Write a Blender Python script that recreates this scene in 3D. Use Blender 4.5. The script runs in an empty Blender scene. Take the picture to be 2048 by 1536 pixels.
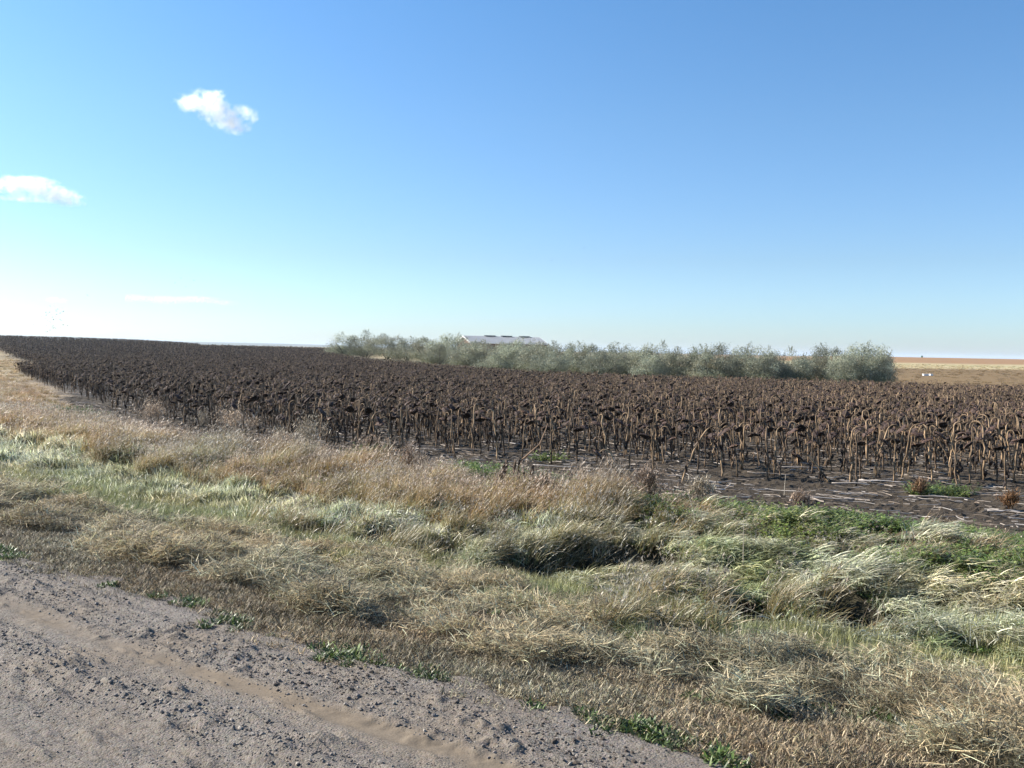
import bpy, math, random
import numpy as np
from mathutils import Vector, Matrix

SC = bpy.context.scene
COL = SC.collection
R = math.radians

# ------------------------------------------------------------------ camera
CZ = 2.55
F = 1991.0                      # focal length in pixels of the 2048 wide photograph
PITCH, ROLL = R(1.96), R(1.09)
cf = Vector((0, math.cos(PITCH), -math.sin(PITCH)))
cx0 = Vector((1, 0, 0)); cu0 = cx0.cross(cf)
cr = cx0 * math.cos(ROLL) - cu0 * math.sin(ROLL)
cu = cx0 * math.sin(ROLL) + cu0 * math.cos(ROLL)
# image right axis points slightly up on the left, so the horizon falls to the right
cr = (cx0 * math.cos(ROLL) + cu0 * math.sin(ROLL)); cu = (cu0 * math.cos(ROLL) - cx0 * math.sin(ROLL))
cam = bpy.data.cameras.new('camera'); cam_o = bpy.data.objects.new('camera', cam); COL.objects.link(cam_o)
m = Matrix((cr, cu, -cf)).transposed().to_4x4(); m.translation = (0, 0, CZ)
cam_o.matrix_world = m
cam.sensor_width = 36; cam.lens = 36 * F / 2048; cam.clip_start = .05; cam.clip_end = 60000
SC.camera = cam_o

# ------------------------------------------------------------------ sky and sun
SUN_AZ, SUN_EL = R(-72), R(33)
world = bpy.data.worlds.new('World'); SC.world = world; world.use_nodes = True
wn = world.node_tree; bg = wn.nodes['Background']
sky = wn.nodes.new('ShaderNodeTexSky'); sky.sky_type = 'NISHITA'; sky.sun_disc = False
sky.sun_elevation = SUN_EL; sky.sun_rotation = SUN_AZ
sky.air_density = 1.0; sky.dust_density = 0.5; sky.ozone_density = 2.4; sky.altitude = 0
wg = wn.nodes.new('ShaderNodeGamma'); wg.inputs[1].default_value = 1.2       # deeper blue aloft
wm = wn.nodes.new('ShaderNodeMixRGB'); wm.blend_type = 'MULTIPLY'; wm.inputs[0].default_value = 1
wt = wn.nodes.new('ShaderNodeTexCoord'); ws = wn.nodes.new('ShaderNodeSeparateXYZ'); wr = wn.nodes.new('ShaderNodeValToRGB')
wn.links.new(wt.outputs['Generated'], ws.inputs[0]); wn.links.new(ws.outputs['Z'], wr.inputs[0])
e_ = wr.color_ramp.elements; e_[0].position = 0; e_[0].color = (.50, .62, .87, 1); e_[1].position = .40; e_[1].color = (.45, .655, .74, 1)
for ps_, c_ in ((.035, (.455, .58, .81, 1)), (.09, (.455, .53, .655, 1)), (.22, (.48, .595, .67, 1))):
    q_ = e_.new(ps_); q_.color = c_
wn.links.new(sky.outputs[0], wg.inputs[0]); wn.links.new(wg.outputs[0], wm.inputs[1]); wn.links.new(wr.outputs[0], wm.inputs[2])
wn.links.new(wm.outputs[0], bg.inputs[0]); bg.inputs[1].default_value = 0.088
sun = bpy.data.lights.new('sun', 'SUN'); sun.energy = 5.0; sun.angle = R(0.5); sun.color = (1, .93, .82)
sun_o = bpy.data.objects.new('sun', sun); COL.objects.link(sun_o)
SUNV = Vector((math.sin(SUN_AZ) * math.cos(SUN_EL), math.cos(SUN_AZ) * math.cos(SUN_EL), math.sin(SUN_EL)))
sun_o.rotation_euler = SUNV.to_track_quat('Z', 'Y').to_euler(); sun_o.location = (-20, 10, 30)
SC.view_settings.view_transform = 'Standard'; SC.view_settings.look = 'None'
SC.view_settings.exposure = 1.12; SC.view_settings.gamma = 1; SC.view_settings.use_curve_mapping = False
SC.cycles.max_bounces = 28; SC.cycles.diffuse_bounces = 2; SC.cycles.glossy_bounces = 2
SC.cycles.transmission_bounces = 3; SC.cycles.volume_bounces = 28; SC.cycles.transparent_max_bounces = 4
SC.cycles.caustics_reflective = False; SC.cycles.caustics_refractive = False
SC.cycles.use_adaptive_sampling = True; SC.cycles.adaptive_threshold = 0.02

# ------------------------------------------------------------------ numbers
rng = np.random.default_rng(7)
random.seed(5)

def _h(ix, iy, seed):
    n = (ix.astype(np.int64) * 374761393 + iy.astype(np.int64) * 668265263 + seed * 974711) & 0xffffffff
    n = ((n ^ (n >> 13)) * 1274126177) & 0xffffffff
    n = n ^ (n >> 16)
    return (n & 0xffffff) / float(0xffffff)
def vn(x, y, seed=0):
    x = np.asarray(x, float); y = np.asarray(y, float)
    ix = np.floor(x); iy = np.floor(y); fx = x - ix; fy = y - iy
    fx = fx * fx * (3 - 2 * fx); fy = fy * fy * (3 - 2 * fy)
    a = _h(ix, iy, seed); b = _h(ix + 1, iy, seed); c = _h(ix, iy + 1, seed); d = _h(ix + 1, iy + 1, seed)
    return (a * (1 - fx) + b * fx) * (1 - fy) + (c * (1 - fx) + d * fx) * fy
def fbm(x, y, f=1., o=4, seed=0):
    s = 0; a = .5; t = 0
    for k in range(o):
        s = s + a * vn(np.asarray(x) * f + 17.3 * k, np.asarray(y) * f - 9.1 * k, seed + k); t += a; a *= .5; f *= 2.03
    return s / t
def sst(a, b, x):
    t = np.clip((np.asarray(x, float) - a) / (b - a), 0, 1); return t * t * (3 - 2 * t)

# road frame: s across (towards the field), t along (towards the far left)
P0 = (-.86, 5.3); UX, UY = -.79, .613; NX, NY = .613, .79
def st(x, y):
    dx = np.asarray(x, float) - P0[0]; dy = np.asarray(y, float) - P0[1]
    return dx * NX + dy * NY, dx * UX + dy * UY
def xy(s, t):
    s = np.asarray(s, float); t = np.asarray(t, float)
    return P0[0] + s * NX + t * UX, P0[1] + s * NY + t * UY

PROF_S = np.array([-400, -30, -14, -9.5, -8, -4, -.1, .4, 1., 2., 3., 4., 5., 6.2, 7.5, 9., 11., 13., 16., 400])
PROF_Z = np.array([0, 0, 0, .7, .8, .90, .85, .83, .76, .60, .42, .22, .04, -.10, -.10, -.02, .02, .0, 0, 0])
def H0(x, y):                                    # large shape of the land
    x = np.asarray(x, float); y = np.asarray(y, float)
    s, t = st(x, y)
    z = np.interp(s, PROF_S, PROF_Z)
    z = z * (1 - sst(60, 110, t))
    a = x / np.maximum(y, 1)
    z = z - .22 * sst(26, 75, y) * (1 - sst(110, 190, y)) * (s > 16)
    A = np.interp(a, [-.9, -.52, -.44, -.38, -.34, -.32, -.18, -.15, .3, .36, .44, .8], [3.3, 3.15, 2.95, 2.65, 2.25, 1.9, 1.9, .3, .3, 0, 0, 0])
    z = z + A * sst(130, 302, y) * (1 - sst(310, 420, y))
    # low ridge far on the right
    B = np.interp(a, [.2, .33, .42, .52, .9], [0, 2.75, 2.75, 2.8, 2.8])
    z = z + B * sst(240, 620, y) * (1 - sst(700, 1100, y)) * sst(.2, .3, a)
    # blue hills on the left
    z = z + sst(4200, 5600, y) * sst(.02, -.25, a) * (8 + 10 * fbm(x, y, 1 / 900., 3, 5)) * (1 - sst(7000, 9000, y))
    return z
PITS = []
def H(x, y):                                     # with the bumps of the verge
    s, t = st(x, y)
    near = 1 - sst(40, 90, np.hypot(x, y))
    z = H0(x, y)
    b = (fbm(x, y, 1.6, 3, 11) - .5) * .16 * sst(.8, 1.6, s) * (1 - sst(10, 13, s)) * near
    mat = sst(4.6, 6.2, s) * (1 - sst(9.6, 11.2, s)) * near
    b = b + mat * (.13 + .10 * sst(7.0, 7.7, s) * (1 - sst(9.2, 10, s)) + (fbm(x, y, 1.7, 2, 14) - .45) * .38)
    for hx, hy, hr in PITS:
        b = b - .46 * (1 - sst(.62, .95, np.hypot((x - hx), (y - hy) * .62) / hr))
    b = b + (fbm(x, y, 5, 3, 12) - .5) * .07 * sst(0, .5, s) * near
    b = b + (fbm(x, y, .12, 3, 13) - .5) * .12 * sst(13, 18, s) * (1 - sst(150, 190, np.asarray(y, float)))
    return z + b

def ray(px, py):
    return cf + cr * ((px - 1024) / F) + cu * ((768 - py) / F)
def at(px, py):                                  # point of the land under a pixel
    d = ray(px, py); k = 1.5
    while k < 6000:
        if CZ + d.z * k < float(H(d.x * k, d.y * k)): break
        k *= 1.004
    return d.x * k, d.y * k
def zat(px, py, dist):                           # height of a pixel at distance
    d = ray(px, py); return CZ + d.z / d.y * dist, d.x / d.y * dist
def proj(x, y, z):
    dx, dy, dz = np.asarray(x, float), np.asarray(y, float), np.asarray(z, float) - CZ
    w = dx * cf.x + dy * cf.y + dz * cf.z; w = np.where(w < .1, .1, w)
    return 1024 + F * (dx * cr.x + dy * cr.y + dz * cr.z) / w, 768 - F * (dx * cu.x + dy * cu.y + dz * cu.z) / w, w
def inview(x, y, z, mx=300, my=250):
    px, py, w = proj(x, y, z); mx = mx + 2.2 * F / np.maximum(w, 2); my = my + 1.2 * F / np.maximum(w, 2)
    return (px > -mx) & (px < 2048 + mx) & (py < 1536 + my) & (np.asarray(y) > 1)

def inpoly(x, y, P):
    x = np.asarray(x, float); y = np.asarray(y, float); r = np.zeros(x.shape, bool); n = len(P)
    for i in range(n):
        x0, y0 = P[i]; x1, y1 = P[(i + 1) % n]
        c = ((y0 > y) != (y1 > y)) & (x < (x1 - x0) * (y - y0) / (y1 - y0 + 1e-12) + x0)
        r ^= c
    return r
def edge_dist(x, y, P, closed=True):
    x = np.asarray(x, float); y = np.asarray(y, float); d = np.full(x.shape, 1e9); n = len(P)
    for i in range(n if closed else n - 1):
        a = np.array(P[i]); b = np.array(P[(i + 1) % n]); ab = b - a
        k = np.clip(((x - a[0]) * ab[0] + (y - a[1]) * ab[1]) / (ab @ ab), 0, 1)
        d = np.minimum(d, np.hypot(x - a[0] - k * ab[0], y - a[1] - k * ab[1]))
    return d
# bare field soil, and the part of it where plants stand
FIELD = [(53, -22), (7.2, 14.4), (-.7, 18.6), (-8.9, 25.2), (-16.5, 37.2), (-27, 57.5), (-46, 92), (-44.5, 95), (-48.5, 104), (-105, 201), (-163, 303),
         (-96, 303), (-82, 262), (-47, 250), (-38, 200), (-11, 126), (2, 93), (13, 83), (28, 78), (31, 76), (60, 72), (120, 62)]
CROP = [(69.6, -14.7), (20.6, 10.8), (13.6, 15.6), (8.6, 18.9), (2.6, 20.8), (-.4, 22.3), (-5.4, 23.9), (-9.3, 27.6), (-16.6, 40), (-27.4, 58.7)] + FIELD[6:]

# ------------------------------------------------------------------ materials
def newmat(name):
    mt = bpy.data.materials.new(name); mt.use_nodes = True
    nt = mt.node_tree; nt.nodes.clear()
    return mt, nt
def N(nt, typ, **kw):
    n = nt.nodes.new(typ)
    for k, v in kw.items():
        if k.startswith('i_'):
            n.inputs[k[2:].replace('_', ' ')].default_value = v
        else: setattr(n, k, v)
    return n
def mixc(nt, a, b, fac, typ='MIX'):
    n = nt.nodes.new('ShaderNodeMix'); n.data_type = 'RGBA'; n.blend_type = typ
    for sock, v in ((n.inputs['Factor'], fac), (n.inputs['A'], a), (n.inputs['B'], b)):
        if isinstance(v, bpy.types.NodeSocket): nt.links.new(v, sock)
        elif isinstance(v, (int, float)): sock.default_value = v
        else: sock.default_value = (*v[:3], 1)
    for s_ in n.inputs:
        if s_.type == 'RGBA' and s_.name in 'AB' and s_.enabled: pass
    return n.outputs['Result']
def mixrgb(nt, a, b, fac, typ='MIX'):
    n = nt.nodes.new('ShaderNodeMixRGB'); n.blend_type = typ
    for sock, v in ((n.inputs[0], fac), (n.inputs[1], a), (n.inputs[2], b)):
        if isinstance(v, bpy.types.NodeSocket): nt.links.new(v, sock)
        elif isinstance(v, (int, float)): sock.default_value = v
        else: sock.default_value = (*v[:3], 1)
    return n.outputs[0]
def mathn(nt, op, a, b=0., c=0., clamp=False):
    n = nt.nodes.new('ShaderNodeMath'); n.operation = op; n.use_clamp = clamp
    for i, v in enumerate((a, b, c)):
        if isinstance(v, bpy.types.NodeSocket): nt.links.new(v, n.inputs[i])
        else: n.inputs[i].default_value = v
    return n.outputs[0]

def blade_mat(name, rough=.45, spec=.5, transl=.3, jitter=.35, tint=True):
    mt, nt = newmat(name)
    at_ = N(nt, 'ShaderNodeAttribute', attribute_name='col')
    c = at_.outputs['Color']
    if tint:
        t_ = N(nt, 'ShaderNodeAttribute', attribute_name='tint', attribute_type='INSTANCER')
        c = mixrgb(nt, c, t_.outputs['Color'], 1., 'MULTIPLY')
    oi = N(nt, 'ShaderNodeObjectInfo')
    v = mathn(nt, 'MULTIPLY_ADD', oi.outputs['Random'], jitter, 1 - jitter / 2)
    h = N(nt, 'ShaderNodeHueSaturation'); nt.links.new(c, h.inputs['Color']); nt.links.new(v, h.inputs['Value'])
    p = N(nt, 'ShaderNodeBsdfPrincipled', i_Roughness=rough); p.inputs['Specular IOR Level'].default_value = spec
    nt.links.new(h.outputs[0], p.inputs['Base Color'])
    o = N(nt, 'ShaderNodeOutputMaterial')
    if transl > 0:
        tr = N(nt, 'ShaderNodeBsdfTranslucent'); nt.links.new(h.outputs[0], tr.inputs[0])
        mx = N(nt, 'ShaderNodeMixShader'); mx.inputs[0].default_value = transl
        nt.links.new(p.outputs[0], mx.inputs[1]); nt.links.new(tr.outputs[0], mx.inputs[2]); nt.links.new(mx.outputs[0], o.inputs[0])
    else: nt.links.new(p.outputs[0], o.inputs[0])
    return mt
M_GRASS = blade_mat('grass_blades', .42, .55, .30, .4)
M_HAY = blade_mat('cut_hay', .6, .3, .15, .5)
M_WEED = blade_mat('green_weeds', .45, .45, .25, .4)
M_TREE = blade_mat('silver_leaves', .55, .35, .25, .5, tint=False)
M_BARK = blade_mat('bark', .85, .2, 0, .3, tint=False)
M_DRYTWIG = blade_mat('dry_twigs', .7, .25, .1, .2, tint=False)
M_PLANT = blade_mat('dead_sunflower', .75, .25, 0, .5, tint=False)
M_STRAW = blade_mat('crop_residue', .65, .3, 0, .5, tint=False)

def ground_mat():
    mt, nt = newmat('ground_grass_and_soil')
    a = N(nt, 'ShaderNodeAttribute', attribute_name='col')
    tc = N(nt, 'ShaderNodeTexCoord')
    mp = N(nt, 'ShaderNodeMapping'); mp.inputs['Scale'].default_value = (1, 1, 1); nt.links.new(tc.outputs['Object'], mp.inputs[0])
    n1 = N(nt, 'ShaderNodeTexNoise', i_Scale=9., i_Detail=8., i_Roughness=.7); nt.links.new(mp.outputs[0], n1.inputs['Vector'])
    n2 = N(nt, 'ShaderNodeTexNoise', i_Scale=.25, i_Detail=6., i_Roughness=.65); nt.links.new(mp.outputs[0], n2.inputs['Vector'])
    v = mathn(nt, 'MULTIPLY_ADD', n1.outputs[0], .9, .55)
    v2 = mathn(nt, 'MULTIPLY_ADD', n2.outputs[0], .7, .65)
    vv = mathn(nt, 'MULTIPLY', v, v2)
    h = N(nt, 'ShaderNodeHueSaturation'); nt.links.new(a.outputs['Color'], h.inputs['Color']); nt.links.new(vv, h.inputs['Value'])
    p = N(nt, 'ShaderNodeBsdfPrincipled', i_Roughness=.95); p.inputs['Specular IOR Level'].default_value = .15
    nt.links.new(h.outputs[0], p.inputs['Base Color'])
    b = N(nt, 'ShaderNodeBump', i_Strength=.8, i_Distance=.05); nt.links.new(n1.outputs[0], b.inputs['Height']); nt.links.new(b.outputs[0], p.inputs['Normal'])
    o = N(nt, 'ShaderNodeOutputMaterial'); nt.links.new(p.outputs[0], o.inputs[0])
    return mt
M_GROUND = ground_mat()

def soil_mat():
    mt, nt = newmat('dark_field_soil')
    tc = N(nt, 'ShaderNodeTexCoord')
    n1 = N(nt, 'ShaderNodeTexNoise', i_Scale=14., i_Detail=8., i_Roughness=.75); nt.links.new(tc.outputs['Object'], n1.inputs['Vector'])
    n2 = N(nt, 'ShaderNodeTexNoise', i_Scale=1.2, i_Detail=5., i_Roughness=.6); nt.links.new(tc.outputs['Object'], n2.inputs['Vector'])
    c = mixrgb(nt, (.026, .021, .015), (.078, .060, .043), n1.outputs[0])
    c = mixrgb(nt, c, (.095, .075, .052), mathn(nt, 'MULTIPLY_ADD', n2.outputs[0], 1.6, -.6, clamp=True))
    p = N(nt, 'ShaderNodeBsdfPrincipled', i_Roughness=.95); p.inputs['Specular IOR Level'].default_value = .2
    nt.links.new(c, p.inputs['Base Color'])
    b = N(nt, 'ShaderNodeBump', i_Strength=1., i_Distance=.04); nt.links.new(n1.outputs[0], b.inputs['Height']); nt.links.new(b.outputs[0], p.inputs['Normal'])
    o = N(nt, 'ShaderNodeOutputMaterial'); nt.links.new(p.outputs[0], o.inputs[0])
    return mt
M_SOIL = soil_mat()

def road_mat():
    mt, nt = newmat('gravel_and_dirt')
    a = N(nt, 'ShaderNodeAttribute', attribute_name='col')
    tc = N(nt, 'ShaderNodeTexCoord')
    vo = N(nt, 'ShaderNodeTexVoronoi', i_Scale=85.); nt.links.new(tc.outputs['Object'], vo.inputs['Vector'])
    n1 = N(nt, 'ShaderNodeTexNoise', i_Scale=60., i_Detail=6., i_Roughness=.8); nt.links.new(tc.outputs['Object'], n1.inputs['Vector'])
    n2 = N(nt, 'ShaderNodeTexNoise', i_Scale=4., i_Detail=6., i_Roughness=.65); nt.links.new(tc.outputs['Object'], n2.inputs['Vector'])
    v = mathn(nt, 'MULTIPLY_ADD', n1.outputs[0], 1.0, .5)
    v2 = mathn(nt, 'MULTIPLY_ADD', n2.outputs[0], .7, .65)
    vv = mathn(nt, 'MULTIPLY', v, v2)
    h = N(nt, 'ShaderNodeHueSaturation'); nt.links.new(a.outputs['Color'], h.inputs['Color']); nt.links.new(vv, h.inputs['Value'])
    hc = N(nt, 'ShaderNodeHueSaturation', i_Saturation=.12, i_Value=.36); nt.links.new(vo.outputs['Color'], hc.inputs['Color'])
    c = mixrgb(nt, h.outputs[0], hc.outputs[0], mathn(nt, 'MULTIPLY', a.outputs['Alpha'], .35))
    p = N(nt, 'ShaderNodeBsdfPrincipled', i_Roughness=.92); p.inputs['Specular IOR Level'].default_value = .25
    nt.links.new(c, p.inputs['Base Color'])
    hh = mathn(nt, 'MULTIPLY_ADD', vo.outputs['Distance'], -.7, n1.outputs[0])
    b = N(nt, 'ShaderNodeBump', i_Distance=.012); nt.links.new(hh, b.inputs['Height']); nt.links.new(b.outputs[0], p.inputs['Normal'])
    nt.links.new(mathn(nt, 'MULTIPLY_ADD', a.outputs['Alpha'], .7, .15), b.inputs['Strength'])
    o = N(nt, 'ShaderNodeOutputMaterial'); nt.links.new(p.outputs[0], o.inputs[0])
    return mt
M_ROAD = road_mat()

def stone_mat():
    mt, nt = newmat('stone')
    oi = N(nt, 'ShaderNodeObjectInfo')
    cr_ = N(nt, 'ShaderNodeValToRGB'); nt.links.new(oi.outputs['Random'], cr_.inputs[0])
    e = cr_.color_ramp.elements; e[0].color = (.12, .095, .075, 1); e[1].color = (.38, .33, .27, 1)
    for pos, c in ((.3, (.17, .14, .115, 1)), (.6, (.23, .195, .17, 1)), (.8, (.15, .135, .12, 1))):
        q = e.new(pos); q.color = c
    tc = N(nt, 'ShaderNodeTexCoord')
    n1 = N(nt, 'ShaderNodeTexNoise', i_Scale=3., i_Detail=5.); nt.links.new(tc.outputs['Object'], n1.inputs['Vector'])
    c = mixrgb(nt, cr_.outputs[0], (.12, .11, .10), mathn(nt, 'MULTIPLY_ADD', n1.outputs[0], .8, -.2, clamp=True))
    p = N(nt, 'ShaderNodeBsdfPrincipled', i_Roughness=.8); nt.links.new(c, p.inputs['Base Color'])
    o = N(nt, 'ShaderNodeOutputMaterial'); nt.links.new(p.outputs[0], o.inputs[0])
    return mt
M_STONE = stone_mat()

def plain(name, col, rough=.6, metal=0., noise=.25, scale=3.):
    mt, nt = newmat(name)
    tc = N(nt, 'ShaderNodeTexCoord')
    n1 = N(nt, 'ShaderNodeTexNoise', i_Scale=scale, i_Detail=5.); nt.links.new(tc.outputs['Object'], n1.inputs['Vector'])
    v = mathn(nt, 'MULTIPLY_ADD', n1.outputs[0], noise * 2, 1 - noise)
    h = N(nt, 'ShaderNodeHueSaturation'); h.inputs['Color'].default_value = (*col, 1); nt.links.new(v, h.inputs['Value'])
    p = N(nt, 'ShaderNodeBsdfPrincipled', i_Roughness=rough, i_Metallic=metal); nt.links.new(h.outputs[0], p.inputs['Base Color'])
    o = N(nt, 'ShaderNodeOutputMaterial'); nt.links.new(p.outputs[0], o.inputs[0])
    return mt

# ------------------------------------------------------------------ mesh helpers
def mesh_np(name, V, quads=None, tris=None, mat=None, col=None, smooth=False):
    me = bpy.data.meshes.new(name)
    V = np.asarray(V, np.float32); nq = 0 if quads is None else len(quads); ntr = 0 if tris is None else len(tris)
    me.vertices.add(len(V)); me.vertices.foreach_set('co', V.ravel())
    li = []
    if nq: li.append(np.asarray(quads, np.int32).ravel())
    if ntr: li.append(np.asarray(tris, np.int32).ravel())
    if li:
        li = np.concatenate(li); me.loops.add(len(li)); me.loops.foreach_set('vertex_index', li)
        tot = np.concatenate([np.full(nq, 4, np.int32), np.full(ntr, 3, np.int32)])
        stt = np.concatenate([[0], np.cumsum(tot)[:-1]]).astype(np.int32)
        me.polygons.add(nq + ntr); me.polygons.foreach_set('loop_start', stt)
        me.polygons.foreach_set('loop_total', tot)
        me.polygons.foreach_set('use_smooth', np.full(nq + ntr, smooth))
    if col is not None:
        c = np.ones((len(V), 4), np.float32); c[:, :np.shape(col)[1]] = col
        at_ = me.color_attributes.new('col', 'FLOAT_COLOR', 'POINT'); at_.data.foreach_set('color', c.ravel())
    me.update(calc_edges=True)
    if mat: me.materials.append(mat)
    return me
class MB:                                         # collects pieces of ONE mesh
    def __init__(s): s.V = []; s.Q = []; s.T = []; s.C = []; s.n = 0
    def add(s, V, Q=None, T=None, C=None):
        V = np.asarray(V, float).reshape(-1, 3)
        if Q is not None and len(Q): s.Q.append(np.asarray(Q) + s.n)
        if T is not None and len(T): s.T.append(np.asarray(T) + s.n)
        C = np.asarray((.5, .5, .5) if C is None else C, float)
        if C.ndim == 1: C = np.tile(C, (len(V), 1))
        s.V.append(V); s.C.append(C); s.n += len(V)
    def merge(s, o):
        for q in o.Q: s.Q.append(q + s.n)
        for q in o.T: s.T.append(q + s.n)
        s.V += o.V; s.C += o.C; s.n += o.n
    def mesh(s, name, mat, smooth=False):
        return mesh_np(name, np.concatenate(s.V), np.concatenate(s.Q) if s.Q else None, np.concatenate(s.T) if s.T else None, mat, np.concatenate(s.C), smooth)
    def tube(s, pts, rad, col, k=6, cap=True):
        pts = np.asarray(pts, float); rad = np.broadcast_to(np.asarray(rad, float), (len(pts),))
        d = np.gradient(pts, axis=0); d /= np.linalg.norm(d, axis=1)[:, None] + 1e-9
        ref = np.array([.31, .95, .05]); a = np.cross(d, ref); a /= np.linalg.norm(a, axis=1)[:, None] + 1e-9; b = np.cross(d, a)
        th = np.arange(k) * 2 * math.pi / k
        V = pts[:, None] + rad[:, None, None] * (a[:, None] * np.cos(th)[None, :, None] + b[:, None] * np.sin(th)[None, :, None])
        n = len(pts); Q = []
        for i in range(n - 1):
            for j in range(k):
                Q.append((i * k + j, i * k + (j + 1) % k, (i + 1) * k + (j + 1) % k, (i + 1) * k + j))
        T = []
        V = V.reshape(-1, 3)
        col = np.asarray(col, float)
        C = np.repeat(col, k, axis=0) if col.ndim == 2 else np.tile(col, (len(V), 1))
        if cap:
            V = np.vstack([V, pts[0], pts[-1]]); C = np.vstack([C, C[0], C[-1]])
            T = [(n * k, (j + 1) % k, j) for j in range(k)] + [(n * k + 1, (n - 1) * k + j, (n - 1) * k + (j + 1) % k) for j in range(k)]
        s.add(V, Q, T, C)
    def box(s, lo, hi, col, M=None):
        x0, y0, z0 = lo; x1, y1, z1 = hi
        V = np.array([(x0, y0, z0), (x1, y0, z0), (x1, y1, z0), (x0, y1, z0), (x0, y0, z1), (x1, y0, z1), (x1, y1, z1), (x0, y1, z1)], float)
        if M is not None: V = V @ np.asarray(M).T
        s.add(V, [(0, 3, 2, 1), (4, 5, 6, 7), (0, 1, 5, 4), (1, 2, 6, 5), (2, 3, 7, 6), (3, 0, 4, 7)], None, col)

def obj(name, me, parent=None, loc=(0, 0, 0), rot=(0, 0, 0)):
    o = bpy.data.objects.new(name, me); COL.objects.link(o); o.parent = parent; o.location = loc; o.rotation_euler = rot; return o
def tag(o, label=None, cat=None, group=None, kind=None):
    if label: o['label'] = label
    if cat: o['category'] = cat
    if group: o['group'] = group
    if kind: o['kind'] = kind
    return o
def thing(name, label, cat, loc, rz=0, group=None):
    o = obj(name, None, None, loc, (0, 0, rz)); return tag(o, label, cat, group)

def scatter(name, x, y, z, rz, scl, idx, tint, variants, label, kind='stuff', tilt=None):
    """one stuff object: copies of a few small meshes set on points"""
    n = len(x); me = bpy.data.meshes.new(name); me.vertices.add(n)
    me.vertices.foreach_set('co', np.column_stack([x, y, z]).astype(np.float32).ravel())
    def put(nm, typ, arr, key):
        a = me.attributes.new(nm, typ, 'POINT'); a.data.foreach_set(key, np.ascontiguousarray(arr).ravel())
    rot = np.zeros((n, 3), np.float32); rot[:, 2] = rz
    if tilt is not None: rot[:, :2] = tilt
    put('rot', 'FLOAT_VECTOR', rot, 'vector')
    s3 = np.asarray(scl, np.float32)
    if s3.ndim == 1: s3 = np.repeat(s3[:, None], 3, 1)
    put('scl', 'FLOAT_VECTOR', s3.astype(np.float32), 'vector')
    put('idx', 'INT', np.asarray(idx, np.int32), 'value')
    put('tint', 'FLOAT_VECTOR', np.asarray(tint, np.float32) if tint is not None else np.ones((n, 3), np.float32), 'vector')
    o = obj(name, me); tag(o, label, None, None, kind)
    vc = bpy.data.collections.new(name + '_kinds')
    for i, v in enumerate(variants): vc.objects.link(bpy.data.objects.new(f'{name}_kind_{i:02d}', v))
    ng = bpy.data.node_groups.new(name, 'GeometryNodeTree')
    ng.interface.new_socket('Geometry', in_out='INPUT', socket_type='NodeSocketGeometry')
    ng.interface.new_socket('Geometry', in_out='OUTPUT', socket_type='NodeSocketGeometry')
    gi = ng.nodes.new('NodeGroupInput'); go = ng.nodes.new('NodeGroupOutput')
    ip = ng.nodes.new('GeometryNodeInstanceOnPoints'); ci = ng.nodes.new('GeometryNodeCollectionInfo')
    ci.inputs['Collection'].default_value = vc; ci.inputs['Separate Children'].default_value = True; ci.inputs['Reset Children'].default_value = True
    def na(nm, typ):
        q = ng.nodes.new('GeometryNodeInputNamedAttribute'); q.data_type = typ; q.inputs['Name'].default_value = nm
        return [s_ for s_ in q.outputs if s_.enabled and s_.name == 'Attribute'][0]
    e2r = ng.nodes.new('FunctionNodeEulerToRotation')
    L = ng.links.new
    L(gi.outputs[0], ip.inputs['Points']); L(ci.outputs[0], ip.inputs['Instance']); ip.inputs['Pick Instance'].default_value = True
    L(na('idx', 'INT'), ip.inputs['Instance Index']); L(na('rot', 'FLOAT_VECTOR'), e2r.inputs[0]); L(e2r.outputs[0], ip.inputs['Rotation'])
    L(na('scl', 'FLOAT_VECTOR'), ip.inputs['Scale']); L(ip.outputs[0], go.inputs[0])
    md = o.modifiers.new('scatter', 'NODES'); md.node_group = ng
    return o

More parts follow.
